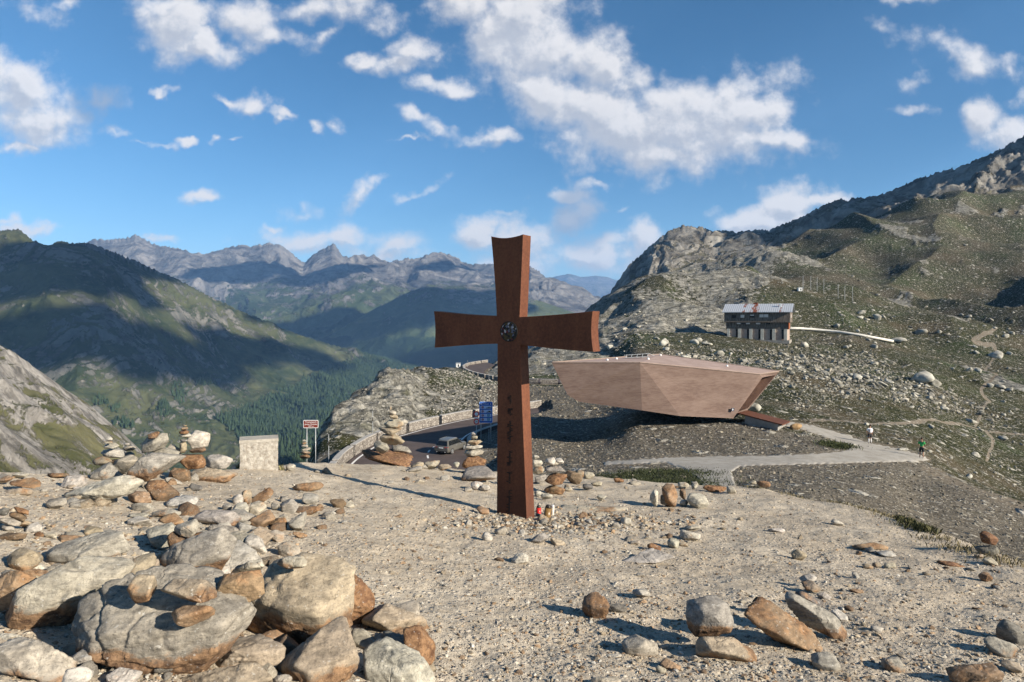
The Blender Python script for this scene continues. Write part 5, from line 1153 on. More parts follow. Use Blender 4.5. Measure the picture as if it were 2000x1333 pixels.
def stone(kind, cx, cy, w, h, tilt, base, c, label, cat='rock', group=None, poly=None, dep=None, dy=0.0, radial=False, rough=.75, sharp=160, at=None, ydist=None, name=None, cuts=None, grooves=None):
    """a stone seen at photo pixel cx,cy; 'base' is the photo row where its stack meets the ground"""
    _rk[0] += 1; rs = np.random.RandomState(_rk[0] * 7 + 1)
    if poly: cx = (min(p[0] for p in poly) + max(p[0] for p in poly)) / 2
    if ydist: Y = ydist
    else: _, Y, _ = near_hit(*(at or (cx, min(base, 1400))))
    s = Y / F
    if poly:
        cx = (min(p[0] for p in poly) + max(p[0] for p in poly)) / 2; cy = (min(p[1] for p in poly) + max(p[1] for p in poly)) / 2
        w = max(p[0] for p in poly) - min(p[0] for p in poly); h = max(p[1] for p in poly) - min(p[1] for p in poly)
        pl = [((x - cx), -(y - cy)) for x, y in poly]
    else: pl = auto_poly(w, h, tilt, rs)
    dm = (dep if dep else min(max(min(w, h) * 1.15, .45 * max(w, h)), 1.1 * max(w, h))) * s
    Yc = Y + dm * .38 + dy; s = Yc / F; pl = [(x * s, z * s) for x, z in pl]
    big = max(w, h); sub = 5 if big > 90 else 4 if big > 26 else 3
    V, Fc = rock_verts(pl, dm, _rk[0], sub if not grooves else 6, rough, sharp, radial, cuts, grooves)
    o = link(name or kind, npmesh(kind, V, Fc), M_rock); o.location = P3(cx, cy, Yc)
    b = COL[c]; k = rs.uniform(.88, 1.10); o.color = (b[0] * k, b[1] * k * rs.uniform(.98, 1.02), b[2] * k * rs.uniform(.94, 1.04), min(1, max(0, RUST[c] + rs.uniform(-.08, .10))))
    tag(o, label, cat, group)
    if c in 'tgp' and big > 60: o['stain'] = 1.0
    if base - (cy + h / 2) < 9: o.location.z -= h * s * (.07 if not poly else .04)
    return o
G1 = 'stones of the heap at the left summit edge'; G2 = 'boulders of the big foreground pile'; G3 = 'stones strewn between pile and plinth'; G4 = 'stones of the tall cairn by the road'
G5 = 'stones of the short cairn left of the stem'; G6 = 'stones right behind the cross'; G7 = 'upright stones right of the cross'; G8 = 'stones in the right foreground'; G9 = 'stones at the far left edge'
S = stone
# far left heap at the summit edge
S('rock',388,860,42,35,0,942,'w','pale blunt boulder crowning the left heap beside the tiny stacked tower',group=G1)
S('rock',385,880,32,11,4,942,'b','thin brown slab wedged under the pale crowning boulder',group=G1)
S('rock',375,901,63,33,-6,942,'r','large smooth orange-brown rock below the pale crowning boulder',group=G1)
S('rock',349,927,44,29,-4,943,'b','brown block left of the long tan slab, under the orange-brown rock',group=G1)
S('rock',415,927,94,30,-2,942,'t','long tan slab lying against the left side of the plinth',group=G1)
S('rock',428,901,56,30,-12,928,'w','pale oval slab leaning right of the orange-brown rock',group=G1)
for q in ((360,832,9,4,'t','topmost chip of the tiny tower'),(360,837,14,5,'t','second chip from the top of the tiny tower'),(360,844,18,8,'r','rusty chip in the middle of the tiny tower'),(361,852,21,9,'w','white flat stone below the rusty chip of the tiny tower'),(359,860,15,6,'d','dark thin stone near the base of the tiny tower'),(358,874,16,24,'t','upright tan stone carrying the tiny tower')):
    S('small_stone',q[0],q[1],q[2],q[3],0,942,q[4],q[5],'stone',G1,dep=q[2])
S('rock',341,879,34,15,-32,940,'p','pale wedge poking up left of the tiny tower',group=G1)
S('rock',301,866,60,26,27,945,'g','long grey stone tilted steeply up to the right on the heap',group=G1)
S('rock',300,851,28,11,22,945,'o','flat rusty stone lying on the tilted grey stone',group=G1,dy=-.05)
S('rock',322,884,56,20,-10,945,'g','grey slab between the tilted stone and the tiny tower',group=G1)
S('rock',0,0,0,0,0,956,'g','broad flat four-sided slab tilted in the middle of the left heap',group=G1,poly=[(250,935),(295,887),(327,893),(339,905),(300,942),(253,937)],dep=42,dy=-.1)
S('rock',316,959,66,40,-24,980,'b','speckled dark brown rock under the broad tilted slab',group=G1)
S('rock',275,971,50,24,-8,986,'o','orange rounded stone at the foot of the broad tilted slab',group=G1)
S('rock',0,0,0,0,0,990,'w','long pale whale-shaped slab running down left from the heap',group=G1,poly=[(132,976),(170,958),(208,942),(247,928),(275,940),(255,968),(205,984),(150,988)],dep=50)
S('rock',111,983,42,22,14,996,'g','grey lump at the lower left end of the whale-shaped slab',group=G1)
S('rock',205,924,54,30,16,940,'g','grey rounded slab left of the heap, below the twin small stacks',group=G1)
S('rock',247,909,60,32,26,934,'p','pale rock with rusty underside leaning left on the heap',group=G1)
S('rock',220,887,39,19,-4,907,'w','white oval stone carrying the left twin stack',group=G1)
for q in ((215,871,27,9,'w','flat third stone of the left twin stack'),(211,864,18,6,'p','thin second stone of the left twin stack'),(213,857,14,9,'w','rounded topmost stone of the left twin stack'),(220,901,38,9,'b','brown flat footing of the left twin stack'),(250,888,28,13,'g','grey base stone of the right twin stack'),(252,876,24,10,'p','pale middle stone of the right twin stack'),(248,868,13,5,'w','small top stone of the right twin stack'),(200,902,34,20,'t','tan slab behind the left twin stack')):
    S('small_stone',q[0],q[1],q[2],q[3],0,908,q[4],q[5],'stone',G1,dep=q[2])
# far left edge
S('rock',139,944,40,28,0,957,'w','square white stone with flat top left of the whale-shaped slab',group=G9)
S('rock',115,928,48,11,2,937,'b','flat dark brown stone on the skyline behind the square white stone',group=G9)
S('rock',48,944,64,17,-2,966,'o','long orange stone stacked on another near the left border',group=G9,dy=.05)
S('rock',36,961,55,18,-2,968,'t','tan long stone under the stacked orange one at the left border',group=G9)
S('rock',10,936,34,18,10,952,'p','pale slab cut by the left border on the skyline',group=G9)
S('rock',40,928,30,13,0,938,'w','small white slab on the skyline at far left',group=G9)
S('small_stone',139,951,20,10,0,960,'t','tan chip leaning on the square white stone','stone',G9)
S('small_stone',151,955,13,11,0,962,'w','round white pebble right of the square white stone','stone',G9)
S('rock',140,965,33,12,8,973,'b','brown flat stone right in front of the square white stone',group=G9)
for q in ((34,1009,38,16,-22,'b','brown slab leaning on the small heap at the left border'),(42,998,34,9,-20,'r','rusty splinter on top of the small heap at the left border'),(6,1000,26,16,0,'d','dark stone cut by the border in the small left heap'),(20,1020,42,14,-12,'p','pale slab in the small heap at the left border'),(14,1032,28,16,-20,'g','grey wedge under the small heap at the left border'),(46,1024,32,10,10,'t','tan slab at the right end of the small left heap')):
    S('rock',q[0],q[1],q[2],q[3],q[4],1040,q[5],q[6],group=G9)
S('rock',25,1046,56,20,6,1058,'b','long brown stone at the left border in front of the small heap',group=G9)
S('rock',67,1030,34,18,8,1042,'w','whitish stone right of the small left heap',group=G9)
S('rock',184,1040,48,25,-6,1053,'t','tan cracked cube on the open gravel left of the white wedge',group=G9)
S('rock',147,1048,46,20,-10,1058,'p','pale flat stone left against the tan cracked cube',group=G9)
S('small_stone',76,1044,20,10,-10,1050,'o','small orange chip right of the long brown stone','stone',G9)
S('small_stone',97,1045,24,11,0,1052,'p','small pale slab beside the orange chip','stone',G9)
# stones strewn between pile and plinth
T3 = [(383,951,35,17,0,960,'d','small dark grey brick-like stone left of the plinth'),(278,990,42,20,2,1001,'g','grey stone just below the orange rounded stone'),(270,1006,42,8,3,1015,'w','thin white plank-like stone above a white block'),
(270,1020,46,20,0,1031,'w','rounded white block under the thin plank-like stone'),(352,981,64,20,6,993,'w','white slab right below the speckled brown rock'),(366,994,40,18,-14,1004,'p','pale slab tucked under the white slab'),
(325,1003,56,17,4,1014,'g','long grey stone behind the half-rusty one'),(336,1013,52,22,-2,1026,'o','half grey, half rusty stone left of the long striped grey rock'),(423,1010,88,34,-1,1030,'g','long striped grey rock in the middle of the strewn stones'),
(434,1033,60,16,-6,1043,'g','flat grey slab under the long striped grey rock'),(469,996,35,26,0,1011,'w','rounded pale stone above the right end of the striped rock'),(444,989,20,12,0,998,'g','small grey stone left of the rounded pale one'),
(503,995,38,28,32,1011,'p','pale tilted slab left of the orange rock'),(509,970,62,18,32,987,'o','long tan stone tilted up to the right above the strewn stones'),(481,968,17,28,0,986,'t','upright tan stone left of the long tilted one'),
(466,976,20,24,0,987,'w','white triangular stone left of the upright tan one'),(507,1015,62,30,22,1033,'o','bright orange-brown rock at the right end of the striped rock'),(545,1021,40,18,18,1032,'o','narrow orange stone right of the bright orange rock'),
(508,1048,48,40,-28,1072,'t','tan tilted slab below the bright orange rock'),(564,989,34,28,22,1004,'g','striped grey block between orange rock and flat rusty stones'),(555,974,19,12,0,983,'g','small grey pebble on top of the striped grey block'),
(537,989,18,14,0,998,'g','small grey stone left of the striped grey block'),(608,974,38,25,4,988,'g','rounded grey stone between two flat rusty stones'),(602,951,57,18,2,961,'o','flat orange stone topmost of the three rusty ones'),
(600,997,52,19,0,1007,'b','brick-shaped brown stone below the rounded grey one'),(579,1022,32,34,0,1039,'g','upright grey stone at the right end of the strewn stones'),(661,982,30,19,-6,993,'b','brown angular stone farthest right of the strewn stones'),
(681,984,22,15,0,992,'p','pale small stone right against the brown angular stone'),(648,1002,18,8,-8,1007,'w','white chip below the brown angular stone'),(476,1046,70,28,6,1063,'p','pale yellowish slab below the flat grey slab'),
(500,1062,52,34,-12,1082,'w','white shattered slab at the upper right of the big pile'),(566,1072,46,32,-18,1090,'p','pale yellow slab right above the oval stone'),(541,1047,28,22,-20,1060,'p','small pale slab above the yellow slab'),(585,1045,30,10,-16,1052,'o','small orange chip right of the pale slabs'),(568,913,20,17,0,922,'w','white stone at the right foot of the plinth')]
for q in T3: S('rock',q[0],q[1],q[2],q[3],q[4],q[5],q[6],q[7],group=G3)
S('rock',0,0,0,0,0,1076,'w','upright white wedge-shaped block left of the heart-shaped stone',group=G3,poly=[(287,1030),(300,1024),(338,1022),(350,1045),(345,1072),(322,1070),(300,1052)])
S('rock',0,0,0,0,0,1100,'b','heart-shaped smooth brown stone balanced on the grey slab',group=G2,poly=[(330,1046),(338,1040),(350,1048),(365,1053),(380,1044),(392,1042),(402,1053),(398,1070),(388,1086),(380,1084),(370,1074),(350,1077),(335,1068)],dep=34,radial=True,rough=.5)
S('rock',367,1032,50,30,20,1100,'p','pale striped stone resting on the heart-shaped brown stone',group=G2,dy=.01)
# big foreground pile
S('boulder',0,0,0,0,0,1112,'g','long low grey slab above the oblong boulder at the left',cat='boulder',group=G2,poly=[(93,1102),(98,1070),(130,1052),(200,1048),(238,1040),(246,1052),(228,1078),(150,1092),(118,1104)],dep=60)
S('rock',47,1091,64,42,-3,1118,'t','tan square block left of the long low grey slab',group=G2)
S('rock',0,0,0,0,0,1205,'o','orange upright slab cut by the left border',group=G2,poly=[(-14,1150),(10,1135),(44,1111),(60,1118),(64,1150),(40,1180),(0,1206),(-14,1200)],dep=40)
S('boulder',0,0,0,0,0,1238,'p','smooth oblong pale boulder lying left behind the split boulder',cat='boulder',group=G2,poly=[(16,1204),(22,1182),(60,1148),(100,1120),(132,1098),(175,1088),(240,1096),(246,1122),(140,1190),(86,1236),(45,1234)],dep=90,rough=.8,sharp=50)
S('boulder',0,0,0,0,0,1322,'g','huge split boulder, grey on top and rusty below, nearest in the pile',cat='boulder',group=G2,at=(318,1322),poly=[(158,1222),(172,1196),(205,1165),(245,1140),(300,1118),(400,1150),(458,1172),(478,1196),(470,1235),(428,1282),(404,1304),(300,1319),(252,1298),(170,1255)],dep=150,sharp=200,cuts=[(.06,-.72,1,.50),(.25,-1,-.75,.70),(-.8,-.9,.25,.66),(.9,-.5,-.1,.8)],grooves=[(.92,.38,-.38,.085,.011),(.80,-.6,-.62,.06,.009)])
S('rock',284,1146,66,52,28,1322,'t','blocky stone with rusty front on the left top of the split boulder',group=G2,at=(318,1322),dy=-.03)
S('rock',369,1151,116,50,-2,1322,'t','long banded slab with rusty base lying across the split boulder',group=G2,at=(318,1322),dy=-.045)
S('rock',378,1199,88,42,4,1322,'o','angular orange-tan stone in the hollow of the split boulder',group=G2,at=(318,1322),dy=-.075)
S('rock',272,1116,60,50,10,1165,'t','rounded tan stone behind the upper left of the split boulder',group=G2)
S('rock',304,1106,18,24,0,1150,'t','small upright tan stone between dark gaps above the pile',group=G2)
S('boulder',0,0,0,0,0,1140,'g','large grey sloping slab under the heart-shaped stone',cat='boulder',group=G2,poly=[(316,1124),(320,1100),(345,1070),(395,1042),(425,1030),(446,1038),(452,1062),(432,1098),(392,1122),(345,1134)],dep=60)
S('rock',458,1093,100,52,2,1128,'w','whitish crumbly rock right of the large grey sloping slab',group=G2)
S('rock',391,1122,52,18,-8,1142,'w','small white flake in front of the large grey sloping slab',group=G2,dy=-.05)
S('rock',489,1108,58,20,14,1135,'w','white elongated stone above the blocky orange-grey stone',group=G2,dy=-.05)
S('rock',474,1143,106,52,10,1262,'o','blocky orange-grey stone between the split and the rounded boulder',group=G2,at=(440,1300),dy=-.02)
S('boulder',0,0,0,0,0,1258,'t','great rounded boulder, pale above and ochre below, right in the pile',cat='boulder',group=G2,at=(580,1258),poly=[(466,1240),(474,1205),(500,1168),(530,1120),(560,1098),(605,1083),(660,1093),(692,1115),(692,1165),(674,1202),(640,1224),(560,1252),(506,1254)],dep=130,sharp=150,cuts=[(.1,-.5,1,.66),(-.1,-1,-.45,.74),(.9,-.6,.2,.8),(-.7,-.8,.3,.85)])
S('rock',0,0,0,0,0,1224,'r','reddish slab standing against the right side of the rounded boulder',group=G2,poly=[(676,1120),(706,1130),(733,1160),(727,1195),(697,1222),(660,1214),(676,1180)],dep=60)
S('rock',571,1100,62,27,-4,1258,'p','flat oval stone lying on top of the rounded boulder',group=G2,rough=.7,at=(580,1258),dy=-.03)
S('boulder',0,0,0,0,0,1338,'t','chunky block, pale above and purplish brown below, at the bottom edge',cat='boulder',group=G2,poly=[(546,1302),(553,1284),(590,1250),(625,1222),(682,1220),(686,1256),(699,1282),(690,1302),(676,1332),(610,1338),(560,1322)],dep=130,sharp=200,cuts=[(.1,-.75,1,.55),(-.5,-1,-.2,.66),(.6,-1,-.1,.68)])
S('rock',770,1213,134,60,-16,1244,'t','long tan slab to the right of the reddish slab',group=G2)
S('rock',0,0,0,0,0,1308,'r','rust-brown oval stone at the lower right end of the pile',group=G2,poly=[(788,1232),(815,1225),(838,1245),(849,1285),(838,1306),(810,1287),(790,1255)],dep=44)
S('rock',777,1268,76,44,-28,1292,'d','dark grey angular stone beside the rust-brown oval one',group=G2)
S('rock',715,1248,74,38,-26,1266,'p','pale slab between the chunky block and the dark grey stone',group=G2)
S('boulder',0,0,0,0,0,1352,'w','large pale triangular slab at the bottom edge of the pile',cat='boulder',group=G2,poly=[(711,1266),(745,1260),(782,1290),(826,1296),(848,1338),(842,1360),(728,1360),(716,1320)],dep=90)
S('rock',478,1280,150,50,5,1316,'t','tan slab under the right edge of the split boulder',group=G2)
S('boulder',425,1328,240,58,9,1362,'t','long tan slab along the bottom edge in front of the split boulder',cat='boulder',group=G2)
S('rock',553,1327,40,18,0,1345,'p','small pale stone left of the chunky block at the bottom edge',group=G2)
S('rock',560,1270,60,60,0,1292,'b','shadowed brown rock in the gap behind the chunky block',group=G2)
S('rock',668,1342,52,24,0,1352,'t','tan stone end poking up at the very bottom edge',group=G2)
S('boulder',62,1292,170,70,-22,1330,'p','low weathered slab filling the lower left corner',cat='boulder',group=G2)
S('rock',142,1322,70,44,10,1345,'w','white rounded stone left of the split boulder at the bottom edge',group=G2)
S('rock',168,1287,50,40,20,1318,'g','grey stone in the shade left under the split boulder',group=G2)
S('rock',246,1322,64,44,0,1348,'w','white stone below the left part of the split boulder',group=G2)
S('rock',20,1245,40,18,-10,1252,'w','flat white chip at the left border below the orange slab',group=G2)
S('rock',440,1175,60,40,0,1262,'b','brown stone hidden behind the split boulder',group=G2)
# slabs filling the pile between and behind the named boulders
_r = np.random.RandomState(5)
for k in range(64):
    while True:
        _x, _y = _r.uniform(0, 840), _r.uniform(1050, 1345)
        if inpoly(np.array([_x]), np.array([_y]), [(-10, 1065), (240, 1045), (450, 1015), (600, 1075), (730, 1140), (850, 1260), (860, 1350), (-10, 1350)])[0] < -5: break
    _w = _r.uniform(38, 88); _c = _r.choice(list('ggwpttob'))
    S('rock', _x, _y - _w * .2, _w, _w * _r.uniform(.38, .62), _r.uniform(-28, 28), _y, _c, 'angular slab wedged among the boulders of the foreground pile', group='slabs wedged between the boulders of the foreground pile', dy=.05)
# two cairns and a small one by the road
E4 = [(752,895,102,26,-9,'r','long rust-red base rock of the tall cairn'),(746,876,32,22,-28,'g','left grey prop stone of the tall cairn'),(784,879,38,20,-14,'g','right grey prop stone of the tall cairn'),(766,858,50,24,2,'t','massive tan block in the middle of the tall cairn'),
(763,841,44,14,-8,'t','slanted slab on the massive block of the tall cairn'),(769,827,42,19,0,'p','thick pale slab in the upper part of the tall cairn'),(788,825,16,12,10,'w','white chip sticking out right from the tall cairn'),(768,814,20,9,-16,'t','slanted small stone near the top of the tall cairn'),(766,806,15,9,0,'p','second stone from the top of the tall cairn'),(762,797,7,9,0,'p','pointed topmost pebble of the tall cairn')]
for q in E4: S('rock' if q[2] > 25 else 'small_stone',q[0],q[1],q[2],q[3],q[4],908,q[5],q[6],'stone',G4,dep=max(q[2]*.8,q[3]),dy=-.06 if q[3]>22 else 0)
E5 = [(935,926,78,26,4,944,'g','broad grey slab under the short cairn'),(925,904,50,28,0,930,'r','dark rust-coloured base rock of the short cairn'),(925,885,41,18,2,930,'p','thick pale slab on the rusty base of the short cairn'),(924,874,36,9,6,930,'w','thin pale slab in the middle of the short cairn'),(927,864,30,11,3,930,'t','tan slab in the upper part of the short cairn'),(926,855,15,8,0,930,'p','second stone from the top of the short cairn'),(925,848,9,7,0,930,'w','topmost pebble of the short cairn')]
for q in E5: S('rock' if q[2] > 25 else 'small_stone',q[0],q[1],q[2],q[3],q[4],q[5],q[6],q[7],'stone',G5,dep=max(q[2]*.8,q[3]))
for i,q in enumerate([(597,891,23,10,'b','bottom stone of the little cairn left of the pass sign'),(596,884,21,7,'t','second stone from the bottom of the little cairn'),(596,878,18,6,'p','middle stone of the little cairn by the pass sign'),(595,872,14,6,'p','third stone from the top of the little cairn'),(594,866,10,5,'t','second stone from the top of the little cairn'),(594,861,7,4,'p','topmost pebble of the little cairn by the pass sign')]):
    S('small_stone',q[0],q[1],q[2],q[3],0,897,q[4],q[5],'stone','stones of the little cairn by the pass sign',dep=q[2],ydist=11.2)
for q in [(842,907,34,18,8,918,'p','pale slab right of the tall cairn in front of the car'),(892,906,12,11,0,916,'w','small white stone between the two cairns'),(868,912,26,12,0,922,'t','tan stone below the car between the cairns'),(815,908,26,12,0,918,'t','tan stone at the right foot of the tall cairn'),(1000,898,1,1,0,930,'p','')][:4]:
    S('rock',q[0],q[1],q[2],q[3],q[4],q[5],q[6],q[7],group=G5)
# right behind the cross
E6 = [(1085,957,43,18,0,967,'o','tan-orange bottom stone of the stack right of the stem'),(1087,937,41,22,2,967,'r','rounded rusty stone in the stack right of the stem'),(1082,917,39,16,-2,967,'g','grey slab on the rounded rusty stone'),(1074,901,20,15,20,967,'w','white upright chip on the left of the stack top'),(1092,902,21,13,-20,967,'w','white chip on the right of the stack top'),(1082,906,16,8,0,967,'p','small pale stone under the two white chips'),
(1047,893,13,9,0,948,'w','highest white stone right against the stem'),(1050,905,21,13,0,948,'w','second white stone right against the stem'),(1052,919,23,14,10,948,'p','third white stone right against the stem'),(1056,934,29,15,0,948,'g','grey block below the white stones beside the stem'),(1068,970,25,12,0,978,'w','white low stone in front of the stack right of the stem'),(1054,963,20,12,0,972,'w','small white stone between the stem and the stack'),
(1120,933,34,22,-36,946,'b','dark tilted wedge right of the stack'),(1131,926,21,17,0,938,'t','tan stone behind the dark tilted wedge'),(1150,928,21,13,0,937,'p','pale stone right of the dark tilted wedge'),(1148,951,22,14,0,959,'d','small dark cube on the gravel right of the stack'),(1208,938,24,9,-8,944,'r','flat rusty stone near the grassy edge'),(1175,972,19,12,0,980,'w','small white stone right behind the cross base'),
(932,948,24,16,0,958,'w','white stone in the cluster just left of the stem'),(948,953,21,14,0,962,'w','white stone touching the left edge of the stem'),(915,956,18,9,0,962,'p','low pale stone leftmost of the cluster by the stem'),(943,996,26,14,-20,1006,'o','tan stone left of the cross foot'),(1110,955,16,9,0,962,'p','small pale stone right of the stack base'),(1165,945,24,9,0,951,'p','flat pale stone above the small dark cube'),(1100,890,0,0,0,0,'p','')][:24]
for q in E6: S('rock' if q[2] > 22 else 'small_stone',q[0],q[1],q[2],q[3],q[4],q[5],q[6],q[7],'stone',G6)
E7 = [(1280,972,19,32,-6,992,'w','narrow white stone standing leftmost of the upright group'),(1309,966,31,47,4,992,'o','tallest orange-brown stone of the upright group'),(1333,965,15,22,10,985,'b','brown sliver right of the tallest upright stone'),(1335,981,17,16,0,991,'w','white small square stone in the upright group'),(1361,978,39,28,-12,994,'w','round white boulder right of the upright group'),(1335,948,23,13,0,956,'p','pale stone on the crest behind the upright group'),(1357,950,15,11,0,957,'w','small white stone on the crest'),(1395,954,46,12,-6,962,'r','long rusty stone on the crest by the footpath'),(1428,957,19,14,-20,965,'p','pale stone at the right end of the long rusty one'),(1297,975,16,22,0,991,'d','dark sliver between the white and the orange upright stones'),(1492,945,26,12,-10,952,'b','brown stone on the crest right of the footpath'),(1470,943,16,8,0,949,'p','small pale stone on the crest beside the footpath')]
for q in E7: S('rock' if q[2] > 22 else 'small_stone',q[0],q[1],q[2],q[3],q[4],q[5],q[6],q[7],'stone',G7)
# open ground and right foreground
S('boulder',0,0,0,0,0,1250,'g','grey cubic boulder balanced on a tan one in the right foreground',cat='boulder',group=G8,ydist=None,poly=[(1341,1197),(1348,1175),(1380,1167),(1412,1170),(1421,1184),(1424,1212),(1428,1230),(1414,1239),(1380,1243),(1350,1226)],dep=80,dy=-.22)
S('boulder',1410,1264,114,54,-4,1292,'t','rounded tan boulder under the grey cubic one',cat='boulder',group=G8,dep=85,sharp=20)
S('boulder',1522,1223,176,52,-30,1268,'o','long brown craggy rock sloping down to the right',cat='boulder',group=G8,sharp=40)
S('boulder',1590,1208,138,46,-33,1250,'g','long grey rock with rusty foot behind the brown craggy one',cat='boulder',group=G8)
E8 = [(1583,1170,62,17,-24,1222,'d','flat dark slab on top of the long grey rock'),(1579,1131,35,18,8,1150,'w','white stone with dark spots above the flat dark slab'),(1587,1146,34,16,0,1160,'t','tan stone under the spotted white one'),(1610,1163,30,16,-20,1172,'g','grey stone right behind the flat dark slab'),(1641,1202,34,27,-10,1216,'w','pale wedge right of the long grey rock'),(1613,1291,50,38,-14,1312,'g','grey pyramid-shaped stone in front of the brown craggy rock'),
(1160,1180,50,56,-4,1209,'b','upright tan-brown stone left in the right foreground'),(1204,1187,38,18,-4,1198,'d','dark flat stone right of the upright tan-brown stone'),(1254,1160,38,22,-6,1172,'w','pale rounded stone right above the upright one'),(1249,1261,68,42,-12,1284,'p','pale blocky stone left of the balanced boulder'),(1193,1281,50,9,8,1288,'w','thin white sliver lying left of the pale blocky stone'),(1300,1263,20,14,0,1271,'p','small pale triangular stone left of the balanced boulder'),
(1309,1297,42,19,-10,1310,'o','orange stone below the pale blocky stone'),(1291,1308,19,12,-20,1316,'p','pale chip left of the orange stone'),(1182,1332,60,22,0,1345,'p','low pale stone cut by the bottom edge'),(1745,1300,40,30,0,1314,'g','grey stone casting a long shadow near the bottom right'),(1713,1229,26,14,-10,1237,'w','small white stone on the open gravel at right'),(1955,1263,66,36,-22,1284,'g','grey knobbly rock, lower of two at the right border'),
(1975,1234,64,40,-24,1258,'d','dark grey rock, upper of two at the right border'),(1905,1316,100,40,6,1345,'b','low brown slab in the bottom right corner'),(1980,1302,62,26,-16,1318,'t','flat tan slab right of the low brown slab'),(1929,1052,34,21,-28,1086,'r','rusty stone on top of the small pair at the right slope edge'),(1929,1073,44,20,0,1086,'d','grey footing stone of the pair at the right slope edge'),(1925,1127,30,20,-12,1138,'b','brown stone with dark hollow at the far right'),
(1860,1103,68,10,-14,1110,'r','flat rusty slab sunk in the gravel at right'),(1915,1086,24,9,-6,1092,'p','small pale slab near the right slope edge'),(1934,1098,28,14,-14,1106,'p','stone with white tip near the right slope edge'),(1700,1068,64,14,-4,1076,'o','orange low slab with a crest, right of the centre'),(1732,1083,38,11,-8,1089,'w','white flat stone beside the orange low slab'),(1559,1083,27,23,-4,1095,'t','small upright tan stone on the open slope'),
(1637,1021,25,13,-10,1028,'w','white small stone near the upper right edge'),(1514,1035,30,11,4,1041,'w','pale flat stone on the upper right slope'),(1694,1106,20,10,0,1112,'t','left of three small tan stones in a row'),(1712,1103,17,10,0,1110,'t','middle one of three small tan stones in a row'),(1738,1105,22,11,0,1112,'p','right of three small tan stones in a row'),(1672,1154,28,9,-4,1160,'o','short orange splinter on the right slope'),
(1015,1091,34,23,6,1103,'w','white rounded stone alone in the centre foreground'),(1260,1089,108,16,8,1103,'w','long flat white slab sunk in the gravel, centre right'),(1150,994,134,12,0,1002,'p','broad flat bedrock slab right of the candles'),(1053,1052,42,17,20,1064,'g','grey tilted shard below the cross foot'),(1089,1058,32,12,-14,1066,'t','tan flat stone right of the grey tilted shard'),(950,1048,23,18,0,1057,'w','white stone below left of the cross foot'),
(979,1037,26,15,10,1046,'p','pale stone just below the cross foot'),(1350,1046,42,19,-8,1058,'w','white flat-topped stone in a small group right of centre'),(1352,1030,28,9,6,1038,'p','pale slab behind the white flat-topped stone'),(1315,1060,24,19,-24,1072,'w','white tilted stone left of the flat-topped one'),(1277,1067,24,12,-10,1075,'r','reddish small stone left of the white tilted one'),(1223,1018,22,15,18,1027,'w','white triangular shard in the line of rubble'),(1240,1060,22,9,0,1066,'p','pale chip left of the reddish small stone')]
for q in E8: S('rock' if q[2] > 22 else 'small_stone',q[0],q[1],q[2],q[3],q[4],q[5],q[6],q[7],'stone',G8,dep=(q[2]*.8 if q[3]<15 else None))

# loose stones one could count: shared shapes, each its own object
def scatter_small():
    rs = np.random.RandomState(21); protos = []
    for k in range(9):
        pl = auto_poly(1.0, rs.uniform(.38, .7), rs.uniform(-15, 15), rs); V, Fc = rock_verts(pl, rs.uniform(.6, 1.0), 900 + k, 3, 1.3); protos.append(npmesh('small_stone', V, Fc))
        protos[-1].materials.append(M_rock)
    cl = [(1120, 1022, 150, 14, 42), (1000, 1030, 70, 16, 16), (640, 985, 90, 50, 12), (330, 1005, 160, 40, 10), (60, 1020, 90, 60, 8), (1300, 1060, 120, 40, 14), (1800, 1120, 180, 70, 14), (1650, 1180, 260, 90, 14), (900, 1120, 200, 90, 12), (800, 930, 130, 14, 14), (1200, 950, 100, 12, 10)]
    n = 0
    big = [(300, 1245, 150, 60, 10), (600, 1290, 160, 40, 12), (440, 1110, 130, 30, 12), (90, 1180, 110, 90, 12), (250, 1330, 200, 20, 8), (640, 1020, 60, 25, 6), (420, 1040, 120, 25, 12), (280, 950, 80, 14, 8), (190, 985, 60, 5, 9), (300, 932, 60, 6, 8), (410, 928, 40, 6, 6)]
    for cx, cy, rx, ry, cnt in big + cl:
        for _ in range(cnt):
            px = cx + rs.normal() * rx * .6; py = max(cy + rs.normal() * ry * .6, 912)
            if py > 1330 or px < 0 or px > 2000 or (960 < px < 1050 and 985 < py < 1013): continue
            x, y, z = near_hit(px, py); w = rs.choice((10, 13, 16, 20, 26), p=(.3, .3, .2, .13, .07)) * rs.uniform(.8, 1.2) * y / F * (2.3 if (cx, cy, rx, ry, cnt) in big else 1)
            o = bpy.data.objects.new('small_stone', protos[rs.randint(9)]); col.objects.link(o); o.location = (x, y, z + w * .12); o.scale = (w, w, w * rs.uniform(.75, 1.1))
            o.rotation_euler = (rs.normal(0, .25), rs.normal(0, .25), rs.uniform(0, 6.28)); c = rs.choice(list('wwgggpttob')); b = COL[c]; k = rs.uniform(.85, 1.12)
            o.color = (b[0] * k, b[1] * k, b[2] * k, RUST[c]); tag(o, 'loose palm-sized stone scattered on the summit gravel', 'stone', 'palm-sized stones scattered over the summit gravel'); n += 1
scatter_small()
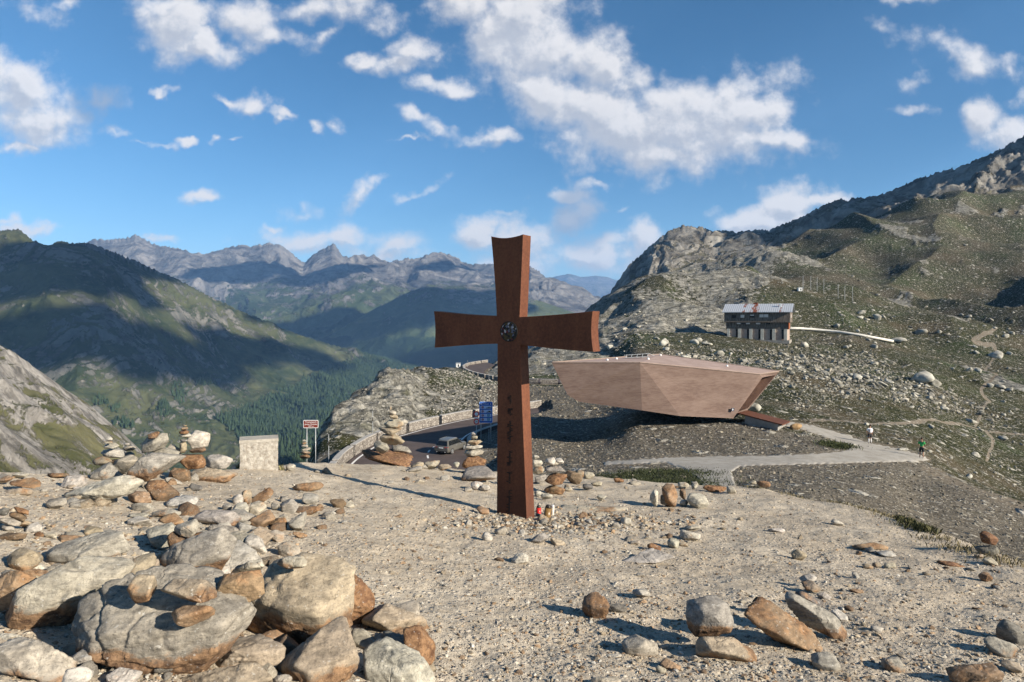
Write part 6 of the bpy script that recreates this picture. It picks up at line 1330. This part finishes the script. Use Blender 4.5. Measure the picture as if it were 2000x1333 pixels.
# ------------------------------------------------------------ uncountable stone and plants
def shards(rs, n, nv=9):
    """n little faceted stones as vertex offsets, convex by construction: jittered octahedra with cut tips"""
    D = np.array([(1,0,0),(-1,0,0),(0,1,0),(0,-1,0),(0,0,1),(0,0,-1),(.6,.6,.5),(-.6,.6,.5),(.6,-.6,.5),(-.6,-.6,.5)])
    return D
def debris(name, X, Y, Z, W, colr, m, label, cat='stones', seed=1, flatz=.6, sub=1, stretch=.5):
    rs = np.random.RandomState(seed); D, Fc = ico(sub); n = len(X); k = len(D)
    Rj = rs.uniform(.72, 1.15, (n, k)) if sub == 1 else 1 + .12 * rs.normal(size=(n, k))
    # facets: clip against a few random planes
    V = np.repeat(D[None], n, 0) * Rj[..., None]
    for _ in range(4):
        pl = rs.normal(size=(n, 1, 3)); pl /= np.linalg.norm(pl, axis=2, keepdims=True); d = (V * pl).sum(2); c = rs.uniform(.35, .75, (n, 1))
        V = V - pl * np.maximum(d - c, 0)[..., None]
    sc = np.stack([W * rs.uniform(.7, 1.25, n), W * rs.uniform(.5, 1.0, n), W * flatz * rs.uniform(.6, 1.2, n)], -1) / 2
    V = V * sc[:, None]; a = rs.uniform(0, 6.28, n); tx = rs.normal(0, .35, n)
    y = V[..., 1] * np.cos(tx)[:, None] - V[..., 2] * np.sin(tx)[:, None]; z = V[..., 1] * np.sin(tx)[:, None] + V[..., 2] * np.cos(tx)[:, None]; x = V[..., 0]
    V = np.stack([x * np.cos(a)[:, None] - y * np.sin(a)[:, None] + X[:, None], x * np.sin(a)[:, None] + y * np.cos(a)[:, None] + Y[:, None], z + Z[:, None]], -1)
    F_ = (Fc[None] + (np.arange(n) * k)[:, None, None]).reshape(-1, 3)
    me = npmesh(name, V.reshape(-1, 3), F_, False)
    at = me.attributes.new('tint', 'FLOAT_COLOR', 'POINT'); C_ = np.ones((n, k, 4)); C_[..., :3] = colr[:, None]; at.data.foreach_set('color', C_.astype(np.float32).ravel())
    o = link(name, me, m); tag(o, label, cat, kind='stuff'); return o
def m_deb(sc):
    def f(t):
        tc = t.n.new('ShaderNodeTexCoord').outputs['Object']; c = t.attr('tint')[0]
        a = t.noise(tc, sc, 5, .65); b = t.noise(tc, sc * 5, 3, .6)
        return t.v('MULTIPLY', c, t.mix(t.rng(t.m('ADD', t.m('MULTIPLY', a, .6), t.m('MULTIPLY', b, .4)), .35, .65), (.62, .6, .58), (1.25, 1.24, 1.2))), t.bump(a, .5, .12 / sc)
    return f
M_deb = mat('loose stone', m_deb(30), .92, spec=.12); M_debf = mat('hillside stone', m_deb(1.5), .95, spec=.08)
def palette(rs, n, near=True):
    P = np.array([COL['w'], COL['g'], COL['p'], COL['t'], COL['t'], COL['o'], COL['b']]) if near else np.array([(.38, .365, .32), (.28, .265, .23), (.33, .31, .27), (.20, .19, .165), (.43, .41, .37)])
    return P[rs.randint(len(P), size=n)] * rs.uniform(.8, 1.12, (n, 1))
def build_gravel():
    rs = np.random.RandomState(11); n = 40000
    px = rs.uniform(-60, 2060, n); py = 905 + (1370 - 905) * rs.uniform(0, 1, n) ** .85
    # ground point by fixed grid lookup
    Ys = np.exp(np.linspace(math.log(1.6), math.log(14.5), 700)); pg = np.linspace(-60, 2060, 160)
    Z = near_z((pg[None] - 1000) / F * Ys[:, None], Ys[:, None] * np.ones(160)[None]); G = HY - Z * F / Ys[:, None]
    G = np.minimum.accumulate(G, 0); X = np.zeros(n); Y = np.zeros(n)
    j = np.clip(((px + 60) / 2120 * 159).round().astype(int), 0, 159)
    for c in range(160):
        k = j == c; Y[k] = np.interp(-py[k], -G[:, c], Ys)
    X = (px - 1000) / F * Y
    dens = fbm(X * .9, Y * .9, 3.3, 3); keep = rs.uniform(-1.0, .9, n) < dens + .35
    # rubble belt round the foot of the cross
    m = 1500; bx = 1090 + rs.normal(0, 130, m); by = 1023 + rs.normal(0, 13, m)
    X = X[keep]; Y = Y[keep]; wpx = rs.choice((2.6, 4, 6, 9, 14), size=len(X), p=(.30, .30, .22, .13, .05)) * rs.uniform(.8, 1.2, len(X)); W = wpx * Y / F * np.clip(4.5 / Y, .55, 1.1)
    j = np.clip(((bx + 60) / 2120 * 159).round().astype(int), 0, 159); bY = np.array([np.interp(-by[i], -G[:, j[i]], Ys) for i in range(m)]); bX = (bx - 1000) / F * bY
    X = np.r_[X, bX]; Y = np.r_[Y, bY]; W = np.r_[W, rs.choice((5, 8, 12, 17), size=m, p=(.4, .33, .2, .07)) * bY / F]
    debris('gravel', X, Y, near_z(X, Y) + W * .10, W, palette(rs, len(X)), M_deb, 'countless small stones and chips strewn over the summit ground', 'gravel', 5)
build_gravel()
def build_hill_stones():
    rs = np.random.RandomState(31); N = 90000
    px = rs.uniform(960, 2060, N); ly = rs.uniform(math.log(24), math.log(480), N); Y = np.exp(ly); X = (px - 1000) / F * Y; z = terr(X, Y)
    d = fbm(X / 26, Y / 26, 2.2, 4) ; d2 = fbm(X / 7, Y / 7, 5, 2)
    grav = Y < np.interp(px, [900, 1040, 1150, 1250, 1450, 1640, 1800, 1900, 2000, 2200], [125, 140, 120, 82, 68, 62, 56.5, 50, 47, 44])
    py = HY - z * F / Y
    sd = inpoly(px, py, PATHS_IMG); rd = np.minimum(inpoly(X, Y, ROAD), inpoly(X, Y, ROAD2))
    boulderband = sstep(-inpoly(px, py, [(1300, 700), (1520, 690), (1700, 700), (1830, 760), (1960, 820), (1700, 770), (1560, 790), (1500, 720), (1380, 712)]), -25, 10)
    band2 = sstep(-inpoly(px, py, [(1530, 665), (1700, 690), (1900, 640), (2000, 600), (2000, 560), (1800, 600), (1600, 610)]), -20, 10)
    p = np.where(grav, .55, .05 + .5 * sstep(d + .35 * d2, .15, .8)) + .75 * boulderband + .25 * band2
    p = p * (1 - .62 * sstep(Y, 190, 380))
    keep = (rs.uniform(0, 1, N) < p) & ((sd > 3) | (Y > 75) | (Y < 30)) & (rd > 1.5) & (py > 380)
    px, Y, X, z, g, bb = px[keep], Y[keep], X[keep], z[keep], grav[keep], boulderband[keep]
    wpx = rs.choice((2.2, 3.2, 4.6, 7.0, 10.5), size=len(X), p=(.36, .32, .20, .09, .03)) * rs.uniform(.8, 1.25, len(X)) * np.where(g, .85, 1.0) * (1 + .5 * bb)
    W = np.minimum(wpx * Y / F, 5.0)
    c = palette(rs, len(X), False); c = np.where(g[:, None], c * np.array((.66, .62, .56)), c * np.array((.86, .85, .81)))
    debris('scree', X, Y, z + W * .08, W, c, M_debf, 'countless pale stones and blocks strewn over the mountainside', 'scree', 6, .6)
    # rubble on the outcrop side slope left of the cross
    N = 9000; px = rs.uniform(700, 980, N); Y = np.exp(rs.uniform(math.log(84), math.log(160), N)); X = (px - 1000) / F * Y; z = terr(X, Y); rd = np.minimum(inpoly(X, Y, ROAD), inpoly(X, Y, ROAD2))
    keep = (rd > 1.5) & (rs.uniform(0, 1, N) < .25 + .6 * (px > 850)) ; px, X, Y, z = px[keep], X[keep], Y[keep], z[keep]
    W = rs.choice((2.2, 3.4, 5, 8), size=len(X), p=(.4, .3, .2, .1)) * Y / F
    debris('scree', X, Y, z + W * .05, W, palette(rs, len(X), False) * .85, M_debf, 'stony rubble on the bank above the road bend left of the cross', 'scree', 7, .6)
build_hill_stones()
def hill_boulders():
    """single boulders on the mountainside, each its own object"""
    rs = np.random.RandomState(77); protos = []
    for k in range(10):
        V, Fc = rock_verts(auto_poly(1.0, rs.uniform(.5, .8), rs.uniform(-15, 15), rs), rs.uniform(.7, 1.0), 500 + k, 3, 1.2); me = npmesh('boulder', V, Fc); me.materials.append(M_hb); protos.append(me)
    named = [(1800, 737, 40, 27, 80, 260, 'largest pale boulder on the mountainside, dome-shaped, left of the winding trail'), (1474, 796, 26, 26, 62, 130, 'pale boulder just behind the entrance end of the concrete building'), (1680, 620, 14, 9, 120, 420, 'isolated pale boulder right of the timber house above the conduit'), (1297, 668, 24, 18, 90, 300, 'pale boulder in the dark grass left of the timber house'), (1752, 664, 32, 11, 100, 320, 'flat pale boulder at the lower end of the conduit'), (1555, 833, 26, 15, 55, 90, 'orange-brown stone at the lower end of the rusty walkway')]
    for (x, y, w, h, y0, y1, lab) in named:
        p = terr_hit(x, y + h * .4, y0, y1); s = p.y / F; o = bpy.data.objects.new('boulder', protos[rs.randint(10)]); col.objects.link(o); o.location = p + Vector((0, 0, h * .35 * s)); o.scale = (w * s, w * s * .8, h * s * 1.5)
        o.rotation_euler = (0, 0, rs.uniform(-.5, .5)); c = (.40, .385, .34); o.color = (*c, 0) if 'orange' not in lab else (.36, .24, .13, .5); tag(o, lab, 'boulder')
    spots = [(1250, 1540, 690, 730, 26), (1500, 1850, 700, 790, 74), (1780, 1990, 690, 900, 34), (1560, 1980, 610, 680, 34), (1190, 1400, 610, 690, 22), (1600, 1980, 830, 960, 26)]
    for (x0, x1, ya, yb, cnt) in spots:
        for _ in range(cnt):
            x = rs.uniform(x0, x1); y = rs.uniform(ya, yb)
            if ya == 700: y = 700 + (x - 1500) * .19 + rs.normal(12, 18)
            p = terr_hit(x, y, 62, 520); s = p.y / F; w = rs.choice((7, 10, 14, 20), p=(.35, .35, .2, .1)) * rs.uniform(.8, 1.2) * s
            o = bpy.data.objects.new('boulder', protos[rs.randint(10)]); col.objects.link(o); o.location = p + Vector((0, 0, w * .12)); o.scale = (w, w * .85, w * rs.uniform(.6, 1.0)); o.rotation_euler = (rs.normal(0, .2), rs.normal(0, .2), rs.uniform(0, 6.3))
            k = rs.uniform(.75, 1.15); o.color = (.38 * k, .365 * k, .32 * k, 0); tag(o, 'pale weathered boulder lying in the turf of the right-hand mountainside', 'boulder', 'boulders on the right-hand mountainside')
def m_hb(t):
    tc = t.n.new('ShaderNodeTexCoord').outputs['Object']; oi = t.n.new('ShaderNodeObjectInfo'); a = t.noise(t.v('ADD', tc, t.v('SCALE', t.comb(oi.outputs['Random'], 0.3, oi.outputs['Random']), scale=20.0)), 2.5, 7, .65)
    return t.v('MULTIPLY', oi.outputs['Color'], t.mix(t.rng(a, .35, .65), (.6, .59, .57), (1.2, 1.19, 1.15))), t.bump(a, .7, .12)
M_hb = mat('hillside boulder', m_hb, .95, spec=.08)
hill_boulders()
def grass_patch(pts, n, hgt, seed, label, c1, c2, wd=.006, terrain=False):
    rs = np.random.RandomState(seed); V = []; 
    i = rs.randint(len(pts), size=n); cx = np.array([pts[k][0] for k in i]) + rs.normal(0, 1, n) * np.array([pts[k][2] for k in i]); cy = np.array([pts[k][1] for k in i]) + rs.normal(0, 1, n) * np.array([pts[k][3] for k in i])
    cz = terr(cx, cy) if terrain else near_z(cx, cy)
    if not terrain: cz = np.maximum(cz, terr(cx, np.maximum(cy, 12.1)))
    h = hgt * rs.uniform(.5, 1.2, n); a = rs.uniform(0, 6.28, n); ln = rs.uniform(.1, .8, n) * h; w = wd * rs.uniform(.7, 1.3, n)
    b = rs.uniform(0, 6.28, n); dx, dy = np.cos(b) * w, np.sin(b) * w
    P = np.stack([np.stack([cx - dx, cy - dy, cz - .02], -1), np.stack([cx + dx, cy + dy, cz - .02], -1), np.stack([cx + dx * .6 + np.cos(a) * ln * .35, cy + dy * .6 + np.sin(a) * ln * .35, cz + h * .65], -1), np.stack([cx + np.cos(a) * ln, cy + np.sin(a) * ln, cz + h], -1)], 1)
    Fc = np.arange(n)[:, None] * 4; f = np.concatenate([Fc + np.array([[0, 1, 2]]), Fc + np.array([[0, 2, 3]])])
    o = link('grass_tuft', npmesh('grass_tuft', P.reshape(-1, 3), f, False), noisy('grass blades', c1, c2, 9, 0, .001)); o.name = 'grass'; tag(o, label, 'grass', kind='stuff')
def build_grass():
    e = lambda px, py, Y: ((px - 1000) / F * Y, Y)
    x, y, z = near_hit(470, 915)
    grass_patch([(x + .05 * k, y - .02, .03, .02) for k in range(3)] + [(x + .55, y + .05, .03, .02), (x + .3, y - .03, .04, .01)], 260, .07, 3, 'dry grass tufts round the foot of the plinth', (.10, .10, .04), (.26, .23, .11), .003)
    # rim tufts along the right edge of the summit
    pts = []
    for (px, py, r) in ((1762, 1014, .07), (1782, 1026, .11), (1796, 1034, .10)):
        x, y, z = near_hit(px, py + 6); pts.append((x + .1, y + .12, r, r))
    grass_patch(pts, 700, .09, 4, 'dark grass tufts along the right rim of the summit', (.045, .05, .018), (.12, .11, .05), .0035)
    pts = []
    for px, py in ((1650, 978), (1700, 990), (1740, 1003), (1830, 1050), (1870, 1068), (1910, 1080), (1960, 1098), (1560, 962), (1480, 948)):
        x, y, z = near_hit(px, py + 5); pts.append((x + .05, y + .08, .16, .12))
    grass_patch(pts, 1500, .055, 8, 'thin dry grass fringing the right rim of the summit', (.12, .10, .05), (.26, .22, .13), .0025)
    # dark green growth where the slope meets the footpath
    pts = []
    for i in range(60):
        px = 1185 + 180 * (i % 20) / 19; Yc = 27 + 5.5 * (i // 20) + (px - 1185) * .02; pts.append((*e(px, 0, Yc), 1.0, 1.6))
    grass_patch(pts, 20000, .15, 5, 'dark green alpine growth on the bank below the footpath fork', (.022, .03, .011), (.06, .07, .03), .016, True)
    pts = [(*e(1640, 0, 61.0), .8, .7), (*e(1630, 0, 60.0), .7, .6)]
    grass_patch(pts, 1400, .3, 6, 'dark green tuft in the fork of the footpath', (.03, .04, .012), (.09, .10, .04), .02, True)
build_grass()
# ------------------------------------------------------------ clouds outside the frame, towards the sun; their shadows lie on the far slopes
def build_clouds():
    m = bpy.data.materials.new('cloud'); m.use_nodes = True; m.node_tree.nodes['Principled BSDF'].inputs['Base Color'].default_value = (.85, .86, .88, 1)
    H = 2700.0
    spots = [(a, b, c, d * .86, e * .86, f) for a, b, c, d, e, f in CLOUD_SHADOWS]
    for i, (px, py, Y, rx, ry, rz) in enumerate(spots):
        p = P3(px, py, Y); k = (H - p.z) / SDIR.z; c = p + SDIR * k; rs = np.random.RandomState(40 + i)
        bm = []; Vs = []; Fs = []; D, Fc = ico(3); nb = 26; off = 0
        hd = Vector((SDIR.x, SDIR.y, 0)).normalized(); cr = Vector((-hd.y, hd.x, 0))
        for b in range(nb):
            a = rs.uniform(0, 6.28); r = math.sqrt(rs.uniform(0, 1)); u, w = r * math.cos(a) * rx, r * math.sin(a) * ry; rad = (1 - .55 * r) * min(rx, ry) * rs.uniform(.40, .60)
            q = cr * u + hd * w; V = D * rad * np.array((1.25, 1.25, .55)); V = V * (1 + .22 * fbm(V[:, 0] / rad * 1.3 + b, V[:, 1] / rad * 1.3, V[:, 2] / rad * 1.3, 3)[:, None])
            Vs.append(V + np.array((q.x, q.y, max(0, rad * .3)))); Fs.append(Fc + off); off += len(D)
        o = link('cloud', npmesh('cloud', np.concatenate(Vs), np.concatenate(Fs)), m); o.location = c; tag(o, kind='structure')
# photo pixel and distance where each shadow lies, half extents across and along the sun's bearing (metres)
CLOUD_SHADOWS = [(120, 560, 2250, 420, 520, 0), (60, 690, 1850, 260, 300, 0), (330, 720, 2150, 330, 330, 0), (470, 680, 2600, 260, 260, 0), (260, 520, 2700, 300, 260, 0), (600, 700, 3000, 280, 300, 0), (520, 630, 3250, 200, 150, 0),
 (480, 530, 6700, 520, 500, 0), (660, 525, 6600, 420, 420, 0), (640, 640, 5300, 420, 420, 0), (900, 610, 4900, 520, 500, 0), (760, 650, 4700, 460, 420, 0), (890, 520, 7000, 420, 300, 0), (960, 690, 4000, 600, 400, 0)]
build_clouds()
# ------------------------------------------------------------ haze
def build_haze():
    b = MB().box((0, 12000, 200), (26000, 27000, 1600))
    m = bpy.data.materials.new('mountain air'); m.use_nodes = True; n = m.node_tree
    n.nodes.remove(n.nodes['Principled BSDF']); v = n.nodes.new('ShaderNodeVolumePrincipled')
    v.inputs['Color'].default_value = (0.30, 0.56, 1.0, 1); v.inputs['Density'].default_value = HAZE
    v.inputs['Anisotropy'].default_value = 0.0
    n.links.new(v.outputs[0], n.nodes['Material Output'].inputs['Volume'])
    tag(b.build('haze', m), 'thin blue mountain haze filling the valleys', 'haze', kind='stuff')
HAZE = 5.6e-5
build_haze()
